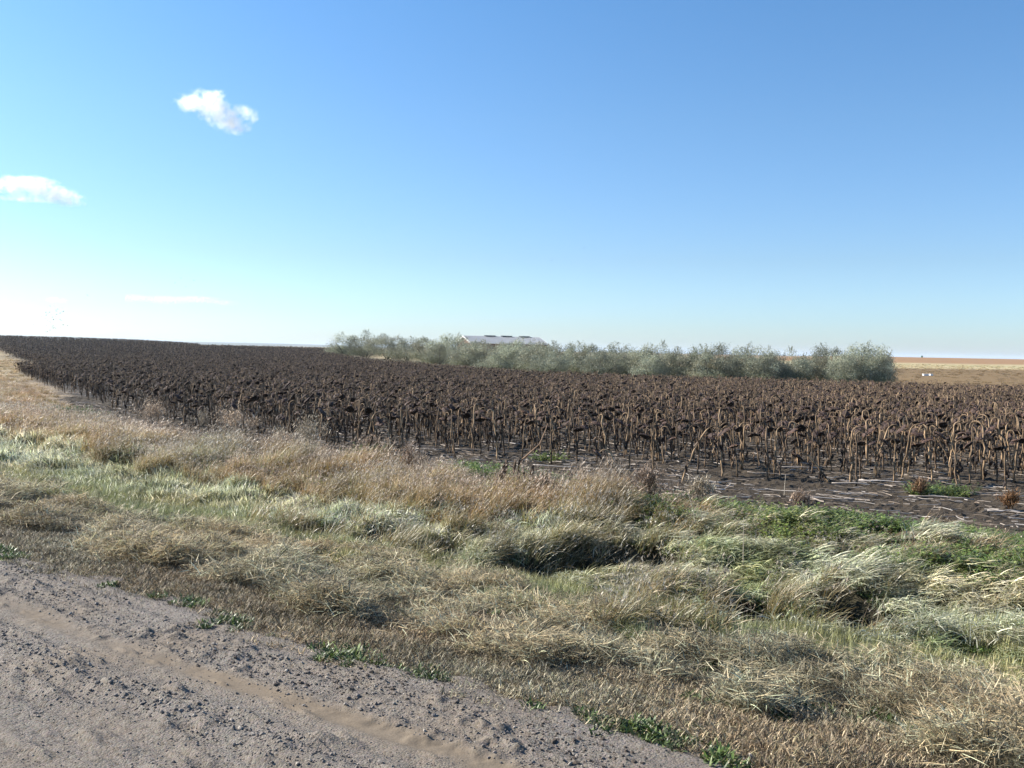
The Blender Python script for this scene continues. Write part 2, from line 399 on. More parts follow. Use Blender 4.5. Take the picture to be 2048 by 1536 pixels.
def blades(mb, n, r, L, w, th0, th1, pal, base=None, az=None, g=rng, nseg=3, tipcol=None, z0=0, flat=0):
    """n curved blades; th0/th1 = angle from vertical at foot and tip (ranges)"""
    u = lambda a: g.uniform(a[0], a[1], n)
    if base is None:
        rr = r * np.sqrt(g.random(n)); aa = g.random(n) * 2 * math.pi
        bx, by = rr * np.cos(aa), rr * np.sin(aa); bz = np.full(n, z0, float) + (g.random(n) * flat)
    else: bx, by, bz = base
    A = g.random(n) * 2 * math.pi if az is None else az(n)
    ln = u(L); ww = u(w); t0 = u(th0); t1 = u(th1)
    P = np.zeros((nseg + 1, n, 3)); P[0] = np.column_stack([bx, by, bz])
    for k in range(nseg):
        th = t0 + (t1 - t0) * ((k + .5) / nseg); ds = ln / nseg
        P[k + 1] = P[k] + np.column_stack([np.sin(th) * np.cos(A) * ds, np.sin(th) * np.sin(A) * ds, np.cos(th) * ds])
    tw = A + math.pi / 2 + g.normal(0, .5, n); wd = np.column_stack([np.cos(tw), np.sin(tw), g.normal(0, .25, n)])
    V = np.zeros((n, 2 * nseg + 1, 3))
    for k in range(nseg):
        f_ = (1, .95, .65, .4)[min(k, 3)]
        V[:, 2 * k] = P[k] - wd * (ww * f_ / 2)[:, None]; V[:, 2 * k + 1] = P[k] + wd * (ww * f_ / 2)[:, None]
    V[:, 2 * nseg] = P[nseg]
    nv = 2 * nseg + 1; off = (np.arange(n) * nv)[:, None]
    Q = np.concatenate([off + np.array([2 * k, 2 * k + 1, 2 * k + 3, 2 * k + 2]) for k in range(nseg - 1)]) if nseg > 1 else None
    T = off + np.array([2 * nseg - 2, 2 * nseg - 1, 2 * nseg])
    pal = np.asarray(pal, float); c = pal[g.integers(0, len(pal), n)] * (.38 + 1.25 * g.random((n, 1)) ** 1.5)
    C = np.repeat(c[:, None], nv, 1)
    if tipcol is not None:
        tc = np.asarray(tipcol, float); tc = tc[g.integers(0, len(tc), n)] * (.40 + 1.2 * g.random((n, 1)) ** 1.4)
        for k in range(nv):
            f_ = min(1, (k // 2) / nseg) ** 1.3; C[:, k] = c * (1 - f_) + tc * f_
    mb.add(V.reshape(-1, 3), Q, T, C.reshape(-1, 3))
    return P

HOLES0 = [at(px, py) for px, py in ((632, 1072), (755, 1088), (880, 1106), (1045, 1140), (1165, 1138), (1300, 1130), (1500, 1235), (1240, 1138), (1710, 1230), (1360, 1290), (980, 1085))]
HOLES0 = [(x, y, r_) for (x, y), r_ in zip(HOLES0, (.40, .46, .36, .50, .56, .36, .50, .42, .52, .30, .28))]
PITS = HOLES0
def axis_grid(c, near, step, far, n):
    a = [0.]; s_ = step
    while a[-1] < near: a.append(a[-1] + step)
    while a[-1] < far: s_ *= n; a.append(a[-1] + s_)
    a = np.array(a); return np.concatenate([c - a[:0:-1], c + a])
gx = axis_grid(0, 13, .09, 14000, 1.045); gy = axis_grid(12, 10, .09, 13000, 1.034); gy = gy[gy > -300]
GX, GY = np.meshgrid(gx, gy)
GZ = H(GX, GY); GS, GT = st(GX, GY)
GZ = np.where(GS < .3, GZ - .10 * sst(.35, .0, GS), GZ)
fin = inpoly(GX, GY, FIELD); fd = edge_dist(GX, GY, FIELD); fsd = np.where(fin, fd, -fd)
nzf = fbm(GX, GY, .05, 4, 31); nzn = fbm(GX, GY, .7, 4, 32)
def L3(a, b, f): return np.asarray(a) * (1 - f[..., None]) + np.asarray(b) * f[..., None]
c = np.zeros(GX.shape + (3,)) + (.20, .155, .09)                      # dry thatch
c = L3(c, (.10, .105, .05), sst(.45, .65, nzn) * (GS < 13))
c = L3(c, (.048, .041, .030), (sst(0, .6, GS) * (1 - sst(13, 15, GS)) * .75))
for hx_, hy_, hr_ in HOLES0: c = L3(c, (.03, .03, .02), 1 - sst(.7, 1.5, np.hypot(GX - hx_, GY - hy_) / hr_))  # shade of the dark pockets painted into the ground colour around each hole
c = L3(c, (.30, .235, .155), sst(13, 16, GS) * (GX < -8) * 1.)
far = sst(60, 90, GY)
c = L3(c, (.30, .24, .145), far)
ANG = GX / np.maximum(GY, 1)
c = L3(c, (.185, .125, .062), far * (1 - sst(215, 260, GY + 60 * (nzf - .5))) * (ANG > .25))     # brown strip right of the crop
c = L3(c, (.40, .33, .19), sst(225, 270, GY + 50 * (nzf - .5)) * (ANG > .2))
c = L3(c, (.30, .30, .15), sst(.5, .62, fbm(GX * .2, GY, .06, 3, 35)) * .6 * sst(200, 240, GY) * (ANG > .2) * (1 - sst(420, 480, GY)))
c = L3(c, (.27, .16, .08), sst(340, 385, GY + 60 * (nzf - .5)) * (ANG > .2))
c = L3(c, (.05, .042, .036), sst(-.3, .8, fsd + (nzn - .5) * 2.5))
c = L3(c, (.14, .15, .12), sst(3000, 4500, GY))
nxg = len(gx); nyg = len(gy)
idg = np.arange(nxg * nyg).reshape(nyg, nxg)
Qg = np.stack([idg[:-1, :-1], idg[:-1, 1:], idg[1:, 1:], idg[1:, :-1]], -1).reshape(-1, 4)
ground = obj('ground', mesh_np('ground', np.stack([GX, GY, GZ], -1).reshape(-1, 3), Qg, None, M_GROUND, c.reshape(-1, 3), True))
tag(ground, 'dry grassy prairie land running from the road verge to the horizon', None, None, 'structure')

# ------------------------------------------------------------------ field soil near the camera, with clods
sx = np.arange(-32, 44, .085); sy = np.concatenate([np.arange(6, 30, .07), 30 + np.cumsum(np.linspace(.07, .3, 130))])
X, Y = np.meshgrid(sx, sy)
ins = inpoly(X, Y, FIELD); d = edge_dist(X, Y, FIELD); sd = np.where(ins, d, -d)
rows = (X * .42 + Y * .9)
Z = H(X, Y) + .02 + .03 * np.sin(rows * 2 * math.pi / .76) * .6 + (fbm(X, Y, 5, 3, 41) - .5) * .04 + np.maximum(0, fbm(X, Y, 14, 2, 42) - .6) * .16
Z = Z - .25 * sst(.35, -.5, sd + (fbm(X, Y, .9, 3, 43) - .5) * 1.4) - .2 * sst(46, 49, Y)
keep = (sd > -1.2)
ids = np.arange(X.size).reshape(X.shape)
Q = np.stack([ids[:-1, :-1], ids[:-1, 1:], ids[1:, 1:], ids[1:, :-1]], -1).reshape(-1, 4)
Q = Q[keep.ravel()[Q].all(1)]
used = np.zeros(X.size, bool); used[Q.ravel()] = True; remap = np.cumsum(used) - 1
Vv = np.stack([X, Y, Z], -1).reshape(-1, 3)[used]
tag(obj('field_soil', mesh_np('field_soil', Vv, remap[Q], None, M_SOIL, None, False)), 'bare dark cloddy soil of the crop field', None, None, 'structure')
def HF(x, y): return H(x, y) + .02

# ------------------------------------------------------------------ road
def road_h(s, t):
    """surface and its tint; s<0 is the road"""
    X, Y = xy(s, t)
    z = H0(X, Y) + .006
    f = fbm(s, t, 3, 4, 51); e = s + (fbm(s * .3, t, 1.1, 4, 52) - .5) * .35
    # crumbled ridge at the shoulder, wheel track, loose windrow
    lump = sst(-.62, -.38, e) * (1 - sst(-.12, .05, e))
    z = z + lump * (np.maximum(0, fbm(s, t, 9, 3, 53) - .52) * .16 * sst(.5, .7, fbm(s, t, 1.7, 2, 66)) * .7 + np.maximum(0, fbm(s, t, 24, 2, 54) - .5) * .02 - .003)
    z = z + np.maximum(0, fbm(s * 3, t * .8, 5, 3, 58) - .6) * .12 * sst(-2.4, -1.1, s) * (s < -.62)
    track = np.exp(-((s + .60 + .05 * np.sin(t)) / .085) ** 2)
    track = track * (.45 + .75 * sst(.3, .6, fbm(s, t, 3.3, 3, 67)))
    z = z - .010 * track
    wind = np.exp(-((s + 1.03 + .04 * np.sin(1.7 * t)) / .13) ** 2)
    z = z + wind * (.022 + .03 * (fbm(s, t, 9, 2, 55) - .4))
    z = z + (fbm(s, t, 30, 2, 56) - .5) * .010 * (1 - .8 * track) + (f - .5) * .018 * (1 - track) + .006 * np.sin((s + .05 * np.sin(t * 1.3)) * 34) * sst(-2.2, -1.3, s) * (1 - track)
    gv = np.clip(1 - track * 1.2, 0, 1) * (.55 + .9 * (fbm(s, t, 2, 3, 57) - .3))
    return X, Y, z, track, wind, lump, np.clip(gv, 0, 1)
ta = np.concatenate([np.arange(-40, -3.2, .4), np.arange(-3.2, 7, .014), 7 + np.cumsum(np.linspace(.014, 1.0, 130))])
sa = np.concatenate([np.arange(-9.4, -2.4, .14), np.arange(-2.4, .58, .0125)])
S, T = np.meshgrid(sa, ta)
X, Y, Z, track, wind, lump, gv = road_h(S, T)
edge = S + (fbm(S, T, 2.2, 4, 59) - .5) * .5
Z = Z - .14 * sst(.16, .42, edge)
cc = np.zeros(S.shape + (3,)) + (.136, .104, .072)
cc = L3(cc, (.160, .127, .092), track)
cc = L3(cc, (.140, .112, .084), wind * .7)
cc = L3(cc, (.12, .095, .075), sst(-.16, .24, edge) * .6)
cc = L3(cc, (.155, .12, .084), sst(.5, .7, fbm(S, T, .8, 3, 60)) * .5)
CC = np.concatenate([cc, gv[..., None]], -1)
ids = np.arange(S.size).reshape(S.shape)
Q = np.stack([ids[:-1, :-1], ids[1:, :-1], ids[1:, 1:], ids[:-1, 1:]], -1).reshape(-1, 4)
tag(obj('gravel_road', mesh_np('gravel_road', np.stack([X, Y, Z], -1).reshape(-1, 3), Q, None, M_ROAD, CC.reshape(-1, 4), True)),
    'pinkish grey gravel road with a smooth wheel track and loose stones', None, None, 'structure')

# loose stones
def stone_mesh(i):
    g = np.random.default_rng(100 + i)
    t_ = (1 + 5 ** .5) / 2
    V = np.array([(-1, t_, 0), (1, t_, 0), (-1, -t_, 0), (1, -t_, 0), (0, -1, t_), (0, 1, t_), (0, -1, -t_), (0, 1, -t_), (t_, 0, -1), (t_, 0, 1), (-t_, 0, -1), (-t_, 0, 1)], float)
    Fc = [(0, 11, 5), (0, 5, 1), (0, 1, 7), (0, 7, 10), (0, 10, 11), (1, 5, 9), (5, 11, 4), (11, 10, 2), (10, 7, 6), (7, 1, 8), (3, 9, 4), (3, 4, 2), (3, 2, 6), (3, 6, 8), (3, 8, 9), (4, 9, 5), (2, 4, 11), (6, 2, 10), (8, 6, 7), (9, 8, 1)]
    V /= np.linalg.norm(V[0]); V = V * g.uniform(.72, 1.15, (12, 1)) * np.array([1, g.uniform(.6, .9), g.uniform(.45, .75)]) * .5
    return mesh_np('stone', V, None, Fc, M_STONE)
stones = [stone_mesh(i) for i in range(8)]
n = 90000
s_ = rng.uniform(-2.6, .32, n); t_ = rng.uniform(-3, 8, n)
X, Y, Z, track, wind, lump, gv = road_h(s_, t_)
pr = .16 + 1.1 * wind + .5 * lump + .35 * (s_ > -.15) - .5 * track + .45 * (fbm(s_, t_, 1.3, 3, 61) > .52) + .35 * (s_ < -1.15) * (t_ > 0) * (s_ > -1.5)
k = (rng.random(n) < pr) & inview(X, Y, Z, 120, 120)
X, Y, Z, wind, lump, s_ = X[k], Y[k], Z[k], wind[k], lump[k], s_[k]; n = len(X)
size = .004 + rng.exponential(.0029, n) * (1 + 1.5 * wind + .8 * lump); size = np.minimum(size, .034)
scatter('gravel', X, Y, Z + size * .12, rng.random(n) * 6.28, size, rng.integers(0, 8, n), None, stones, 'loose grey and brown stones lying on the gravel road',
        tilt=rng.normal(0, .4, (n, 2)))
# crumbs of dark earth and clods along the shoulder
n = 7000
s_ = rng.normal(-.22, .17, n); t_ = rng.uniform(-3, 9, n); X, Y, Z, *_q = road_h(s_, t_)
k = (fbm(s_, t_, 2.4, 3, 62) > .5) & inview(X, Y, Z, 120, 120) & (s_ > -.6); X, Y, Z = X[k], Y[k], Z[k]; n = len(X)
M_CLOD = plain('earth_clod', (.075, .058, .045), .95, 0, .4, 40)
clods = []
for i in range(4):
    me = stone_mesh(40 + i); me.materials.clear(); me.materials.append(M_CLOD); clods.append(me)
size = .005 + rng.exponential(.007, n); size = np.minimum(size, .045)
scatter('earth_clods', X, Y, Z, rng.random(n) * 6.28, size, rng.integers(0, 4, n), None, clods, 'dark crumbs of earth thrown up along the road shoulder', tilt=rng.normal(0, .4, (n, 2)))

# ------------------------------------------------------------------ verge vegetation
HOLES = HOLES0
SMALLH = [at(px, py) for px, py in ((60, 1085), (135, 1070), (320, 1105), (620, 1085), (930, 1240), (1370, 1275), (1480, 1370), (1660, 1440), (1080, 1150), (300, 1010), (190, 990), (1130, 1350), (1800, 1460), (1950, 1310), (1240, 1470))]
SMALLH = [(x, y, .16) for x, y in SMALLH]
def hole(x, y, L=None, soft=1.3):
    m_ = np.zeros(np.shape(x))
    for hx, hy, r_ in (L or HOLES + SMALLH):
        d_ = np.hypot(x - hx, (y - hy) * .62) / r_ + (fbm(x, y, 4, 2, 71) - .5) * .7
        m_ = np.maximum(m_, 1 - sst(.75, soft, d_))
    return m_

TAN = [(.54, .44, .29), (.44, .34, .21), (.62, .53, .37), (.34, .26, .16)]
PALE = [(.68, .66, .47), (.60, .60, .41), (.76, .72, .54), (.46, .49, .28), (.62, .54, .36)]  # sun gloss on the lodged blades is put into these whitish tones
GREEN = [(.15, .18, .07), (.20, .22, .09), (.13, .16, .06), (.28, .29, .14)]
ORANGE = [(.50, .28, .09), (.42, .26, .09), (.36, .31, .11), (.52, .38, .19)]
PINK = [(.60, .46, .33), (.52, .39, .27), (.68, .56, .42), (.42, .31, .20), (.64, .58, .42)]
DARKG = [(.05, .07, .035), (.07, .08, .04), (.09, .10, .05)]

def tuft_short(i):
    g = np.random.default_rng(200 + i); mb = MB()
    blades(mb, 32, .06, (.015, .06), (.0022, .005), (.2, 1.5), (.6, 2.0), TAN + [(.22, .17, .12), (.26, .24, .14), (.16, .12, .08)], g=g, nseg=2)
    return mb.mesh('short_tuft', M_HAY)
def tuft_hay(i):
    g = np.random.default_rng(230 + i); mb = MB()
    blades(mb, 52, .12, (.04, .15), (.0024, .006), (.8, 1.55), (1.2, 2.0), TAN + PALE[:2] + [(.22, .18, .12), (.15, .12, .08), (.12, .11, .06)], g=g, nseg=3, z0=.01, flat=.06,
           az=lambda n: g.normal(0, 1.3, n) + (g.random(n) > .5) * math.pi)
    blades(mb, 8, .1, (.05, .14), (.002, .004), (.2, .9), (.6, 1.6), TAN, g=g, nseg=2)
    return mb.mesh('hay_tuft', M_HAY)
def tuft_green(i):
    g = np.random.default_rng(260 + i); mb = MB()
    blades(mb, 40, .10, (.06, .18), (.004, .009), (0, .45), (.2, 1.1), [(.22, .24, .10), (.30, .30, .15), (.17, .20, .08), (.38, .36, .22)], g=g, nseg=3,
           tipcol=[(.40, .38, .22), (.34, .34, .18), (.48, .44, .30)])
    return mb.mesh('green_tuft', M_GRASS)
def tuft_lodged(i):
    g = np.random.default_rng(290 + i); mb = MB()
    az = lambda n: g.normal(0, .62, n)
    blades(mb, 40, .13, (.12, .32), (.008, .016), (.7, 1.45), (1.3, 2.2), PALE, g=g, nseg=3, az=az, z0=.02, flat=.10, tipcol=PALE + [(.58, .56, .46)])
    blades(mb, 10, .12, (.12, .3), (.004, .007), (.2, .8), (.7, 1.5), GREEN, g=g, nseg=3, az=az)
    return mb.mesh('lodged_tuft', M_GRASS)
def tuft_pale(i):
    g = np.random.default_rng(305 + i); mb = MB()
    az = lambda n: g.normal(0, 1.1, n)
    blades(mb, 38, .12, (.08, .24), (.008, .015), (0, .7), (.5, 1.7), PALE + [(.80, .79, .66), (.72, .72, .58), (.34, .36, .20)], g=g, nseg=3, az=az, z0=-.01)
    blades(mb, 5, .12, (.08, .2), (.004, .007), (.2, .8), (.7, 1.5), GREEN, g=g, nseg=3)
    return mb.mesh('pale_tuft', M_GRASS)
def tuft_tall(i):
    g = np.random.default_rng(320 + i); mb = MB()
    az = lambda n: g.normal(0, .8, n)
    blades(mb, 38, .12, (.20, .52), (.008, .015), (0, .4), (.7, 2.1), [(.24, .25, .10), (.34, .30, .14), (.42, .33, .17)], g=g, nseg=4, az=az, tipcol=ORANGE + PINK + [(.60, .54, .44), (.58, .50, .38)])
    P = blades(mb, 5, .11, (.34, .54), (.0022, .0032), (0, .18), (.1, .5), PINK, g=g, nseg=3, az=az)
    # feathery seed heads: a few short bracts round each stem tip
    for k in range(5):
        for j in range(5):
            f_ = j / 7.; b = P[-1][k] * (1 - .16 * f_) + P[-2][k] * .16 * f_
            blades(mb, 1, 0, (.03, .055), (.006, .010), (.2, .9), (.4, 1.4), [(.50, .42, .33), (.42, .34, .26), (.58, .50, .41)], g=g, nseg=1, base=(np.array([b[0]]), np.array([b[1]]), np.array([b[2]])))
    return mb.mesh('tall_tuft', M_GRASS)
def tuft_weed(i):
    g = np.random.default_rng(350 + i); mb = MB()
    for k in range(9):
        a = g.random() * 6.28; L = g.uniform(.10, .30); e = np.array([math.cos(a) * .11 * g.random(), math.sin(a) * .11 * g.random(), 0])
        tip = e + np.array([math.cos(a) * L * .5, math.sin(a) * L * .5, L * .7])
        mb.tube([e, (e + tip) / 2 + (0, 0, .02), tip], [.003, .0025, .0015], (.12, .15, .05), 3, False)
        n_ = 12
        for j in range(n_):
            f_ = (j + 1) / n_; c_ = e * (1 - f_) + tip * f_; ba = g.random() * 6.28
            l_ = g.uniform(.025, .06); w_ = l_ * g.uniform(.4, .7); dr = np.array([math.cos(ba), math.sin(ba), g.uniform(-.3, .6)]); sd_ = np.array([-math.sin(ba), math.cos(ba), g.uniform(-.3, .3)])
            V = [c_, c_ + dr * l_ * .5 + sd_ * w_ * .5, c_ + dr * l_, c_ + dr * l_ * .5 - sd_ * w_ * .5]
            cc_ = np.array([(.15, .22, .05), (.22, .29, .07), (.11, .17, .045), (.30, .34, .12)][g.integers(0, 4)]) * g.uniform(.7, 1.3)
            mb.add(V, [(0, 1, 2, 3)], None, cc_)
    return mb.mesh('weed_tuft', M_WEED)
def tuft_lush(i):
    g = np.random.default_rng(380 + i); mb = MB()
    blades(mb, 60, .06, (.015, .055), (.006, .013), (.2, 1.2), (.7, 1.8), [(.09, .145, .035), (.13, .19, .05), (.08, .12, .035), (.16, .20, .07)], g=g, nseg=3)
    return mb.mesh('lush_tuft', M_WEED)

NV = 6
V_SHORT = [tuft_short(i) for i in range(NV)]; V_HAY = [tuft_hay(i) for i in range(NV)]; V_GREEN = [tuft_green(i) for i in range(NV)]
V_LODG = [tuft_lodged(i) for i in range(NV)] + [tuft_pale(i) for i in range(NV)]; V_TALL = [tuft_tall(i) for i in range(NV)]; V_WEED = [tuft_weed(i) for i in range(NV)]; V_LUSH = [tuft_lush(i) for i in range(NV)]

def cast(n, s0, s1, t0, t1, dens_far=14.):
    """n random points of the verge, thinned with distance"""
    s = rng.uniform(s0, s1, n); t = rng.uniform(t0, t1, n); x, y = xy(s, t); z = H(x, y)
    d = np.hypot(x, y); p = np.minimum(1, (dens_far / d) ** 1.3)
    k = (rng.random(n) < p) & inview(x, y, z)
    return s[k], t[k], x[k], y[k], z[k], np.minimum(d[k] / dens_far, 3) ** .5 * (d[k] > dens_far) + (d[k] <= dens_far)
def gzone(s, t, x, y):
    nf = fbm(x, y, 1.1, 3, 101)
    return sst(7.2, 8.6, s + (nf - .5) * 2.4) * sst(4.4, 2.4, t + (nf - .5) * 3)
def sj(s, x, y): return s + (fbm(x, y, .9, 3, 81) - .5) * 1.6
def flow(x, y, base=-.55, amp=2.2): return base + (fbm(x, y, .45, 3, 82) - .5) * amp
def tintf(x, y, seed, amp=.35):
    a = fbm(x, y, .6, 3, seed); b = fbm(x, y, 2.2, 2, seed + 1); v = .82 + .45 * (a - .5) + .5 * (b - .5)
    wv = (fbm(x, y, .8, 3, seed + 2) - .5) * amp
    return np.column_stack([v * (1 + wv), v, v * (1 - wv * .6)])

# short dry mown strip
s, t, x, y, z, zm = cast(75000, -.35, 3.6, -4, 26, 9); e = sj(s, x, y)
k = (rng.random(len(s)) < np.where(e < 1.4, .9, .35)) & (s + (fbm(s, t, 2.2, 4, 59) - .5) * .5 >.13 + .11 * rng.normal(0, 1, len(s))); x, y, z, zm = x[k], y[k], z[k], zm[k]
tn = tintf(x, y, 84) * (1.0, 1.0, .99)
scatter('mown_grass', x, y, z, rng.random(len(x)) * 6.28, zm * rng.uniform(.7, 1.2, len(x)), rng.integers(0, NV, len(x)), tn, V_SHORT, 'short dry tan stubble of mown grass beside the gravel road')
# hay mats
s, t, x, y, z, zm = cast(52000, .5, 5.6, -5, 32, 10); e = sj(s, x, y)
cl = fbm(x, y, 2.6, 3, 86)
k = (e > .9) & (e < 3.3 + 1.2 * (fbm(x, y, .7, 2, 87) - .5) * 2) & (rng.random(len(s)) < .06 + 1.3 * sst(.42, .58, cl)) & (rng.random(len(s)) > hole(x, y)); x, y, z, zm, cl = x[k], y[k], z[k], zm[k], cl[k]
tn = tintf(x, y, 88, .3) * (1.2, 1.2, 1.12)
scatter('cut_hay', x, y, z + .16 * sst(.46, .68, cl) * rng.random(len(x)), flow(x, y, -.6, 5), zm * rng.uniform(.6, 1.25, len(x)), rng.integers(0, NV, len(x)), tn, V_HAY,
        'grey tan clumps of cut hay strewn along the verge', tilt=rng.normal(0, .18, (len(x), 2)))
# short green-yellow grass
s, t, x, y, z, zm = cast(42000, 2.2, 8, -6, 40, 11); e = sj(s, x, y)
k = (e > 2.7) & (e < 5.6) & (rng.random(len(s)) > hole(x, y)) & (rng.random(len(s)) < .8); x, y, z, zm = x[k], y[k], z[k], zm[k]
tn = tintf(x, y, 90, .4) * (1.12, 1.16, .95)
scatter('green_grass', x, y, z, flow(x, y), zm * rng.uniform(.7, 1.15, len(x)), rng.integers(0, NV, len(x)), tn, V_GREEN, 'short yellow green grass on the slope of the ditch')
# lodged pale grass
s, t, x, y, z, zm = cast(60000, 3.6, 11.5, -9, 60, 13); e = sj(s, x, y)
wl = sst(4.3, 5.3, e) * (1 - sst(8.2, 9.8, e)); wl = np.maximum(wl, sst(5.2, 6, s) * (1 - sst(9, 11.5, s)) * sst(3, 0, t))
k = (rng.random(len(s)) < wl * .75 * (1 - .85 * gzone(s, t, x, y))) & (rng.random(len(s)) > hole(x, y)); x, y, z, zm = x[k], y[k], z[k], zm[k]
tn = tintf(x, y, 92, .28)
gr = sst(.52, .68, fbm(x, y, .8, 3, 95))[:, None]; gr = gr * (.2 + .5 * sst(4, 1.5, st(x, y)[1]))[:, None]; tn = tn * 1.18; tn = tn * (1 - gr) + tn * np.array([.60, .72, .40]) * gr
up_ = rng.random(len(x)) < .25 + .65 * sst(1.5, 5, st(x, y)[1] + 5 * (fbm(x, y, .5, 2, 96) - .5))
scatter('lodged_grass', x, y, z, flow(x, y, -.9, 3.0), zm * rng.uniform(.7, 1.2, len(x)), rng.integers(0, NV, len(x)) + NV * up_, tn, V_LODG,
        'long grass laid flat by the wind in the ditch, its sun gloss painted pale', tilt=rng.normal(0, .12, (len(x), 2)))
# tall tan grass with seed heads
ca = cast(27000, 6.5, 13, -9, 40, 15); cb = cast(12000, 13, 26, 6, 60, 22); cc_ = cast(60000, 7, 62, 40, 190, 24)
s, t, x, y, z, zm = [np.concatenate(q_) for q_ in zip(ca, cb, cc_)]
e = sj(s, x, y); far_l = (t > 14)
inF = inpoly(x, y, FIELD); fdd = edge_dist(x, y, FIELD)
lim = 9.7 + 2.1 * sst(9, 15, t)
tl = .9 * sst(2.5, 5, t) * sst(18, 13, t)
wt = sst(7.4 - tl, 8.3 - tl, e) * (~inF) * np.where(far_l, 1, 1 - sst(lim - .7, lim + .6, s + (e - s) * .4)); wt = wt * (1 - .85 * gzone(s, t, x, y)) * np.where(t < 3.2, .5, 1.) * np.where((t < 3.2) & (e > 9.5), .35, 1)
wt = wt * np.where(far_l, 1 - .6 * sst(1.5, .2, fdd), 1)
k = (rng.random(len(s)) < wt * (.5 + .5 * sst(.38, .54, fbm(x, y, 2.0, 2, 98)))) & (rng.random(len(s)) > hole(x, y, HOLES)); s, t, x, y, z, zm, fdd = s[k], t[k], x[k], y[k], z[k], zm[k], fdd[k]
tn = tintf(x, y, 97, .4) * (1.1, 1.06, 1.03); fl = sst(12, 16, s)[:, None]; tn = tn * (1 - fl) + tn * np.array([1.12, 1.05, 1.05]) * fl
ht = rng.uniform(.75, 1.12, len(x)) * np.where(t < 3.2, .72, 1.) * (1 - .42 * sst(12, 15, s)); ht = ht * (.6 + 1.0 * fbm(x, y, 1.5, 2, 99)) * (1 - .35 * sst(8.9, 9.8, s) * sst(16, 12, t))
scl = np.column_stack([zm * .95, zm * .95, ht * np.minimum(zm, 1.0)])
xr_ = []; yr_ = []
for hx_, hy_, hr_ in HOLES:
    a_ = rng.normal(2.2, .9, 20); q_ = hr_ * rng.uniform(.95, 2.4, 20); xr_.append(hx_ + np.cos(a_) * q_); yr_.append(hy_ + np.sin(a_) * q_)
xr_ = np.concatenate(xr_); yr_ = np.concatenate(yr_); nr_ = len(xr_)
x = np.concatenate([x, xr_]); y = np.concatenate([y, yr_]); z = H(x, y); tn = np.concatenate([tn, tintf(xr_, yr_, 97, .4) * (1.0, 1.02, 1.0)]); scl = np.concatenate([scl, np.column_stack([np.ones(nr_), np.ones(nr_), rng.uniform(.8, 1.2, nr_)])])
scatter('tall_grass', x, y, z, flow(x, y, -.7, 1.6), scl, rng.integers(0, NV, len(x)), tn, V_TALL,
        'tall tan and rusty grass with pinkish seed heads along the field edge', tilt=np.column_stack([rng.normal(0, .12, len(x)), rng.normal(.12, .12, len(x))]))
# broad-leaved weeds
s, t, x, y, z, zm = cast(110000, 7.5, 19, -16, 40, 16); nf = fbm(x, y, 1.1, 3, 101); nf2 = fbm(x, y, .35, 2, 102)
w_ = gzone(s, t, x, y) * (1 - sst(10.6, 11.6, s + (nf - .5) * 1.5)) * sst(.26, .40, nf)
w_ = np.maximum(w_, .5 * (s > 10) * (s < 12.3) * (t > 4) * (t < 22) * sst(.62, .72, nf))
w_ = np.maximum(w_, .8 * (s > 13.5) * (s < 16.5) * (t > 19) * (t < 30) * (~inpoly(x, y, FIELD)))
for px, py, r_ in ((1880, 990, .45), (740, 908, .3), (980, 945, .35), (1100, 925, .25)):
    hx, hy = at(px, py); w_ = np.maximum(w_, .5 * (np.hypot((x - hx) * .8, y - hy) < r_))
k = rng.random(len(s)) < w_ * .8; x, y, z, zm, nf = x[k], y[k], z[k], zm[k], nf[k]
scatter('green_weeds', x, y, z, rng.random(len(x)) * 6.28, zm * rng.uniform(.55, 1.2, len(x)), rng.integers(0, NV, len(x)), tintf(x, y, 104, .35), V_WEED, 'bright green broad-leaved weeds between the grass and the bare soil')
# lush clumps at the road edge and in the mown grass
s, t, x, y, z, zm = cast(46000, -.3, 8, -4, 16, 9); nf = fbm(x, y, 1.6, 3, 106)
e2 = s + (fbm(s, t, 2.2, 4, 59) - .5) * .5
w_ = np.exp(-((e2 - .17) / .09) ** 2) * sst(.36, .52, nf) * sst(3.0, 1.4, t) * .8
w_ = np.maximum(w_, np.exp(-((s - .12) / .1) ** 2) * (np.abs(t - 4.35) < .55))
w_ = np.maximum(w_, .25 * sst(.66, .74, nf) * (s > .8)); w_ = np.maximum(w_, .8 * sst(.52, .62, nf) * (s > 3.4) * (t < 2))
k = rng.random(len(s)) < w_; x, y, z, zm = x[k], y[k], z[k], zm[k]
scatter('lush_grass', x, y, z, rng.random(len(x)) * 6.28, zm * rng.uniform(.6, 1.3, len(x)), rng.integers(0, NV, len(x)), tintf(x, y, 107, .3), V_LUSH, 'low bright green grass clumps lining the road edge')
# grass in the hollows, tint darkened to paint in the shade between tall tufts
bx = []; 
for hx, hy, r_ in HOLES:
    for _ in range(14):
        a = random.random() * 6.28; q = r_ * math.sqrt(random.random()); bx.append((hx + q * math.cos(a), hy + q * math.sin(a)))
bx = np.array(bx)
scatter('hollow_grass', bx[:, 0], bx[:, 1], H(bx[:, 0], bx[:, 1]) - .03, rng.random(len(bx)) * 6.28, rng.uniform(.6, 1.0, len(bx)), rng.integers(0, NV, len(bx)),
        np.tile((.38, .42, .34), (len(bx), 1)), V_GREEN, 'green grass down in the hollows between tall tufts, tinted dark as painted shade')

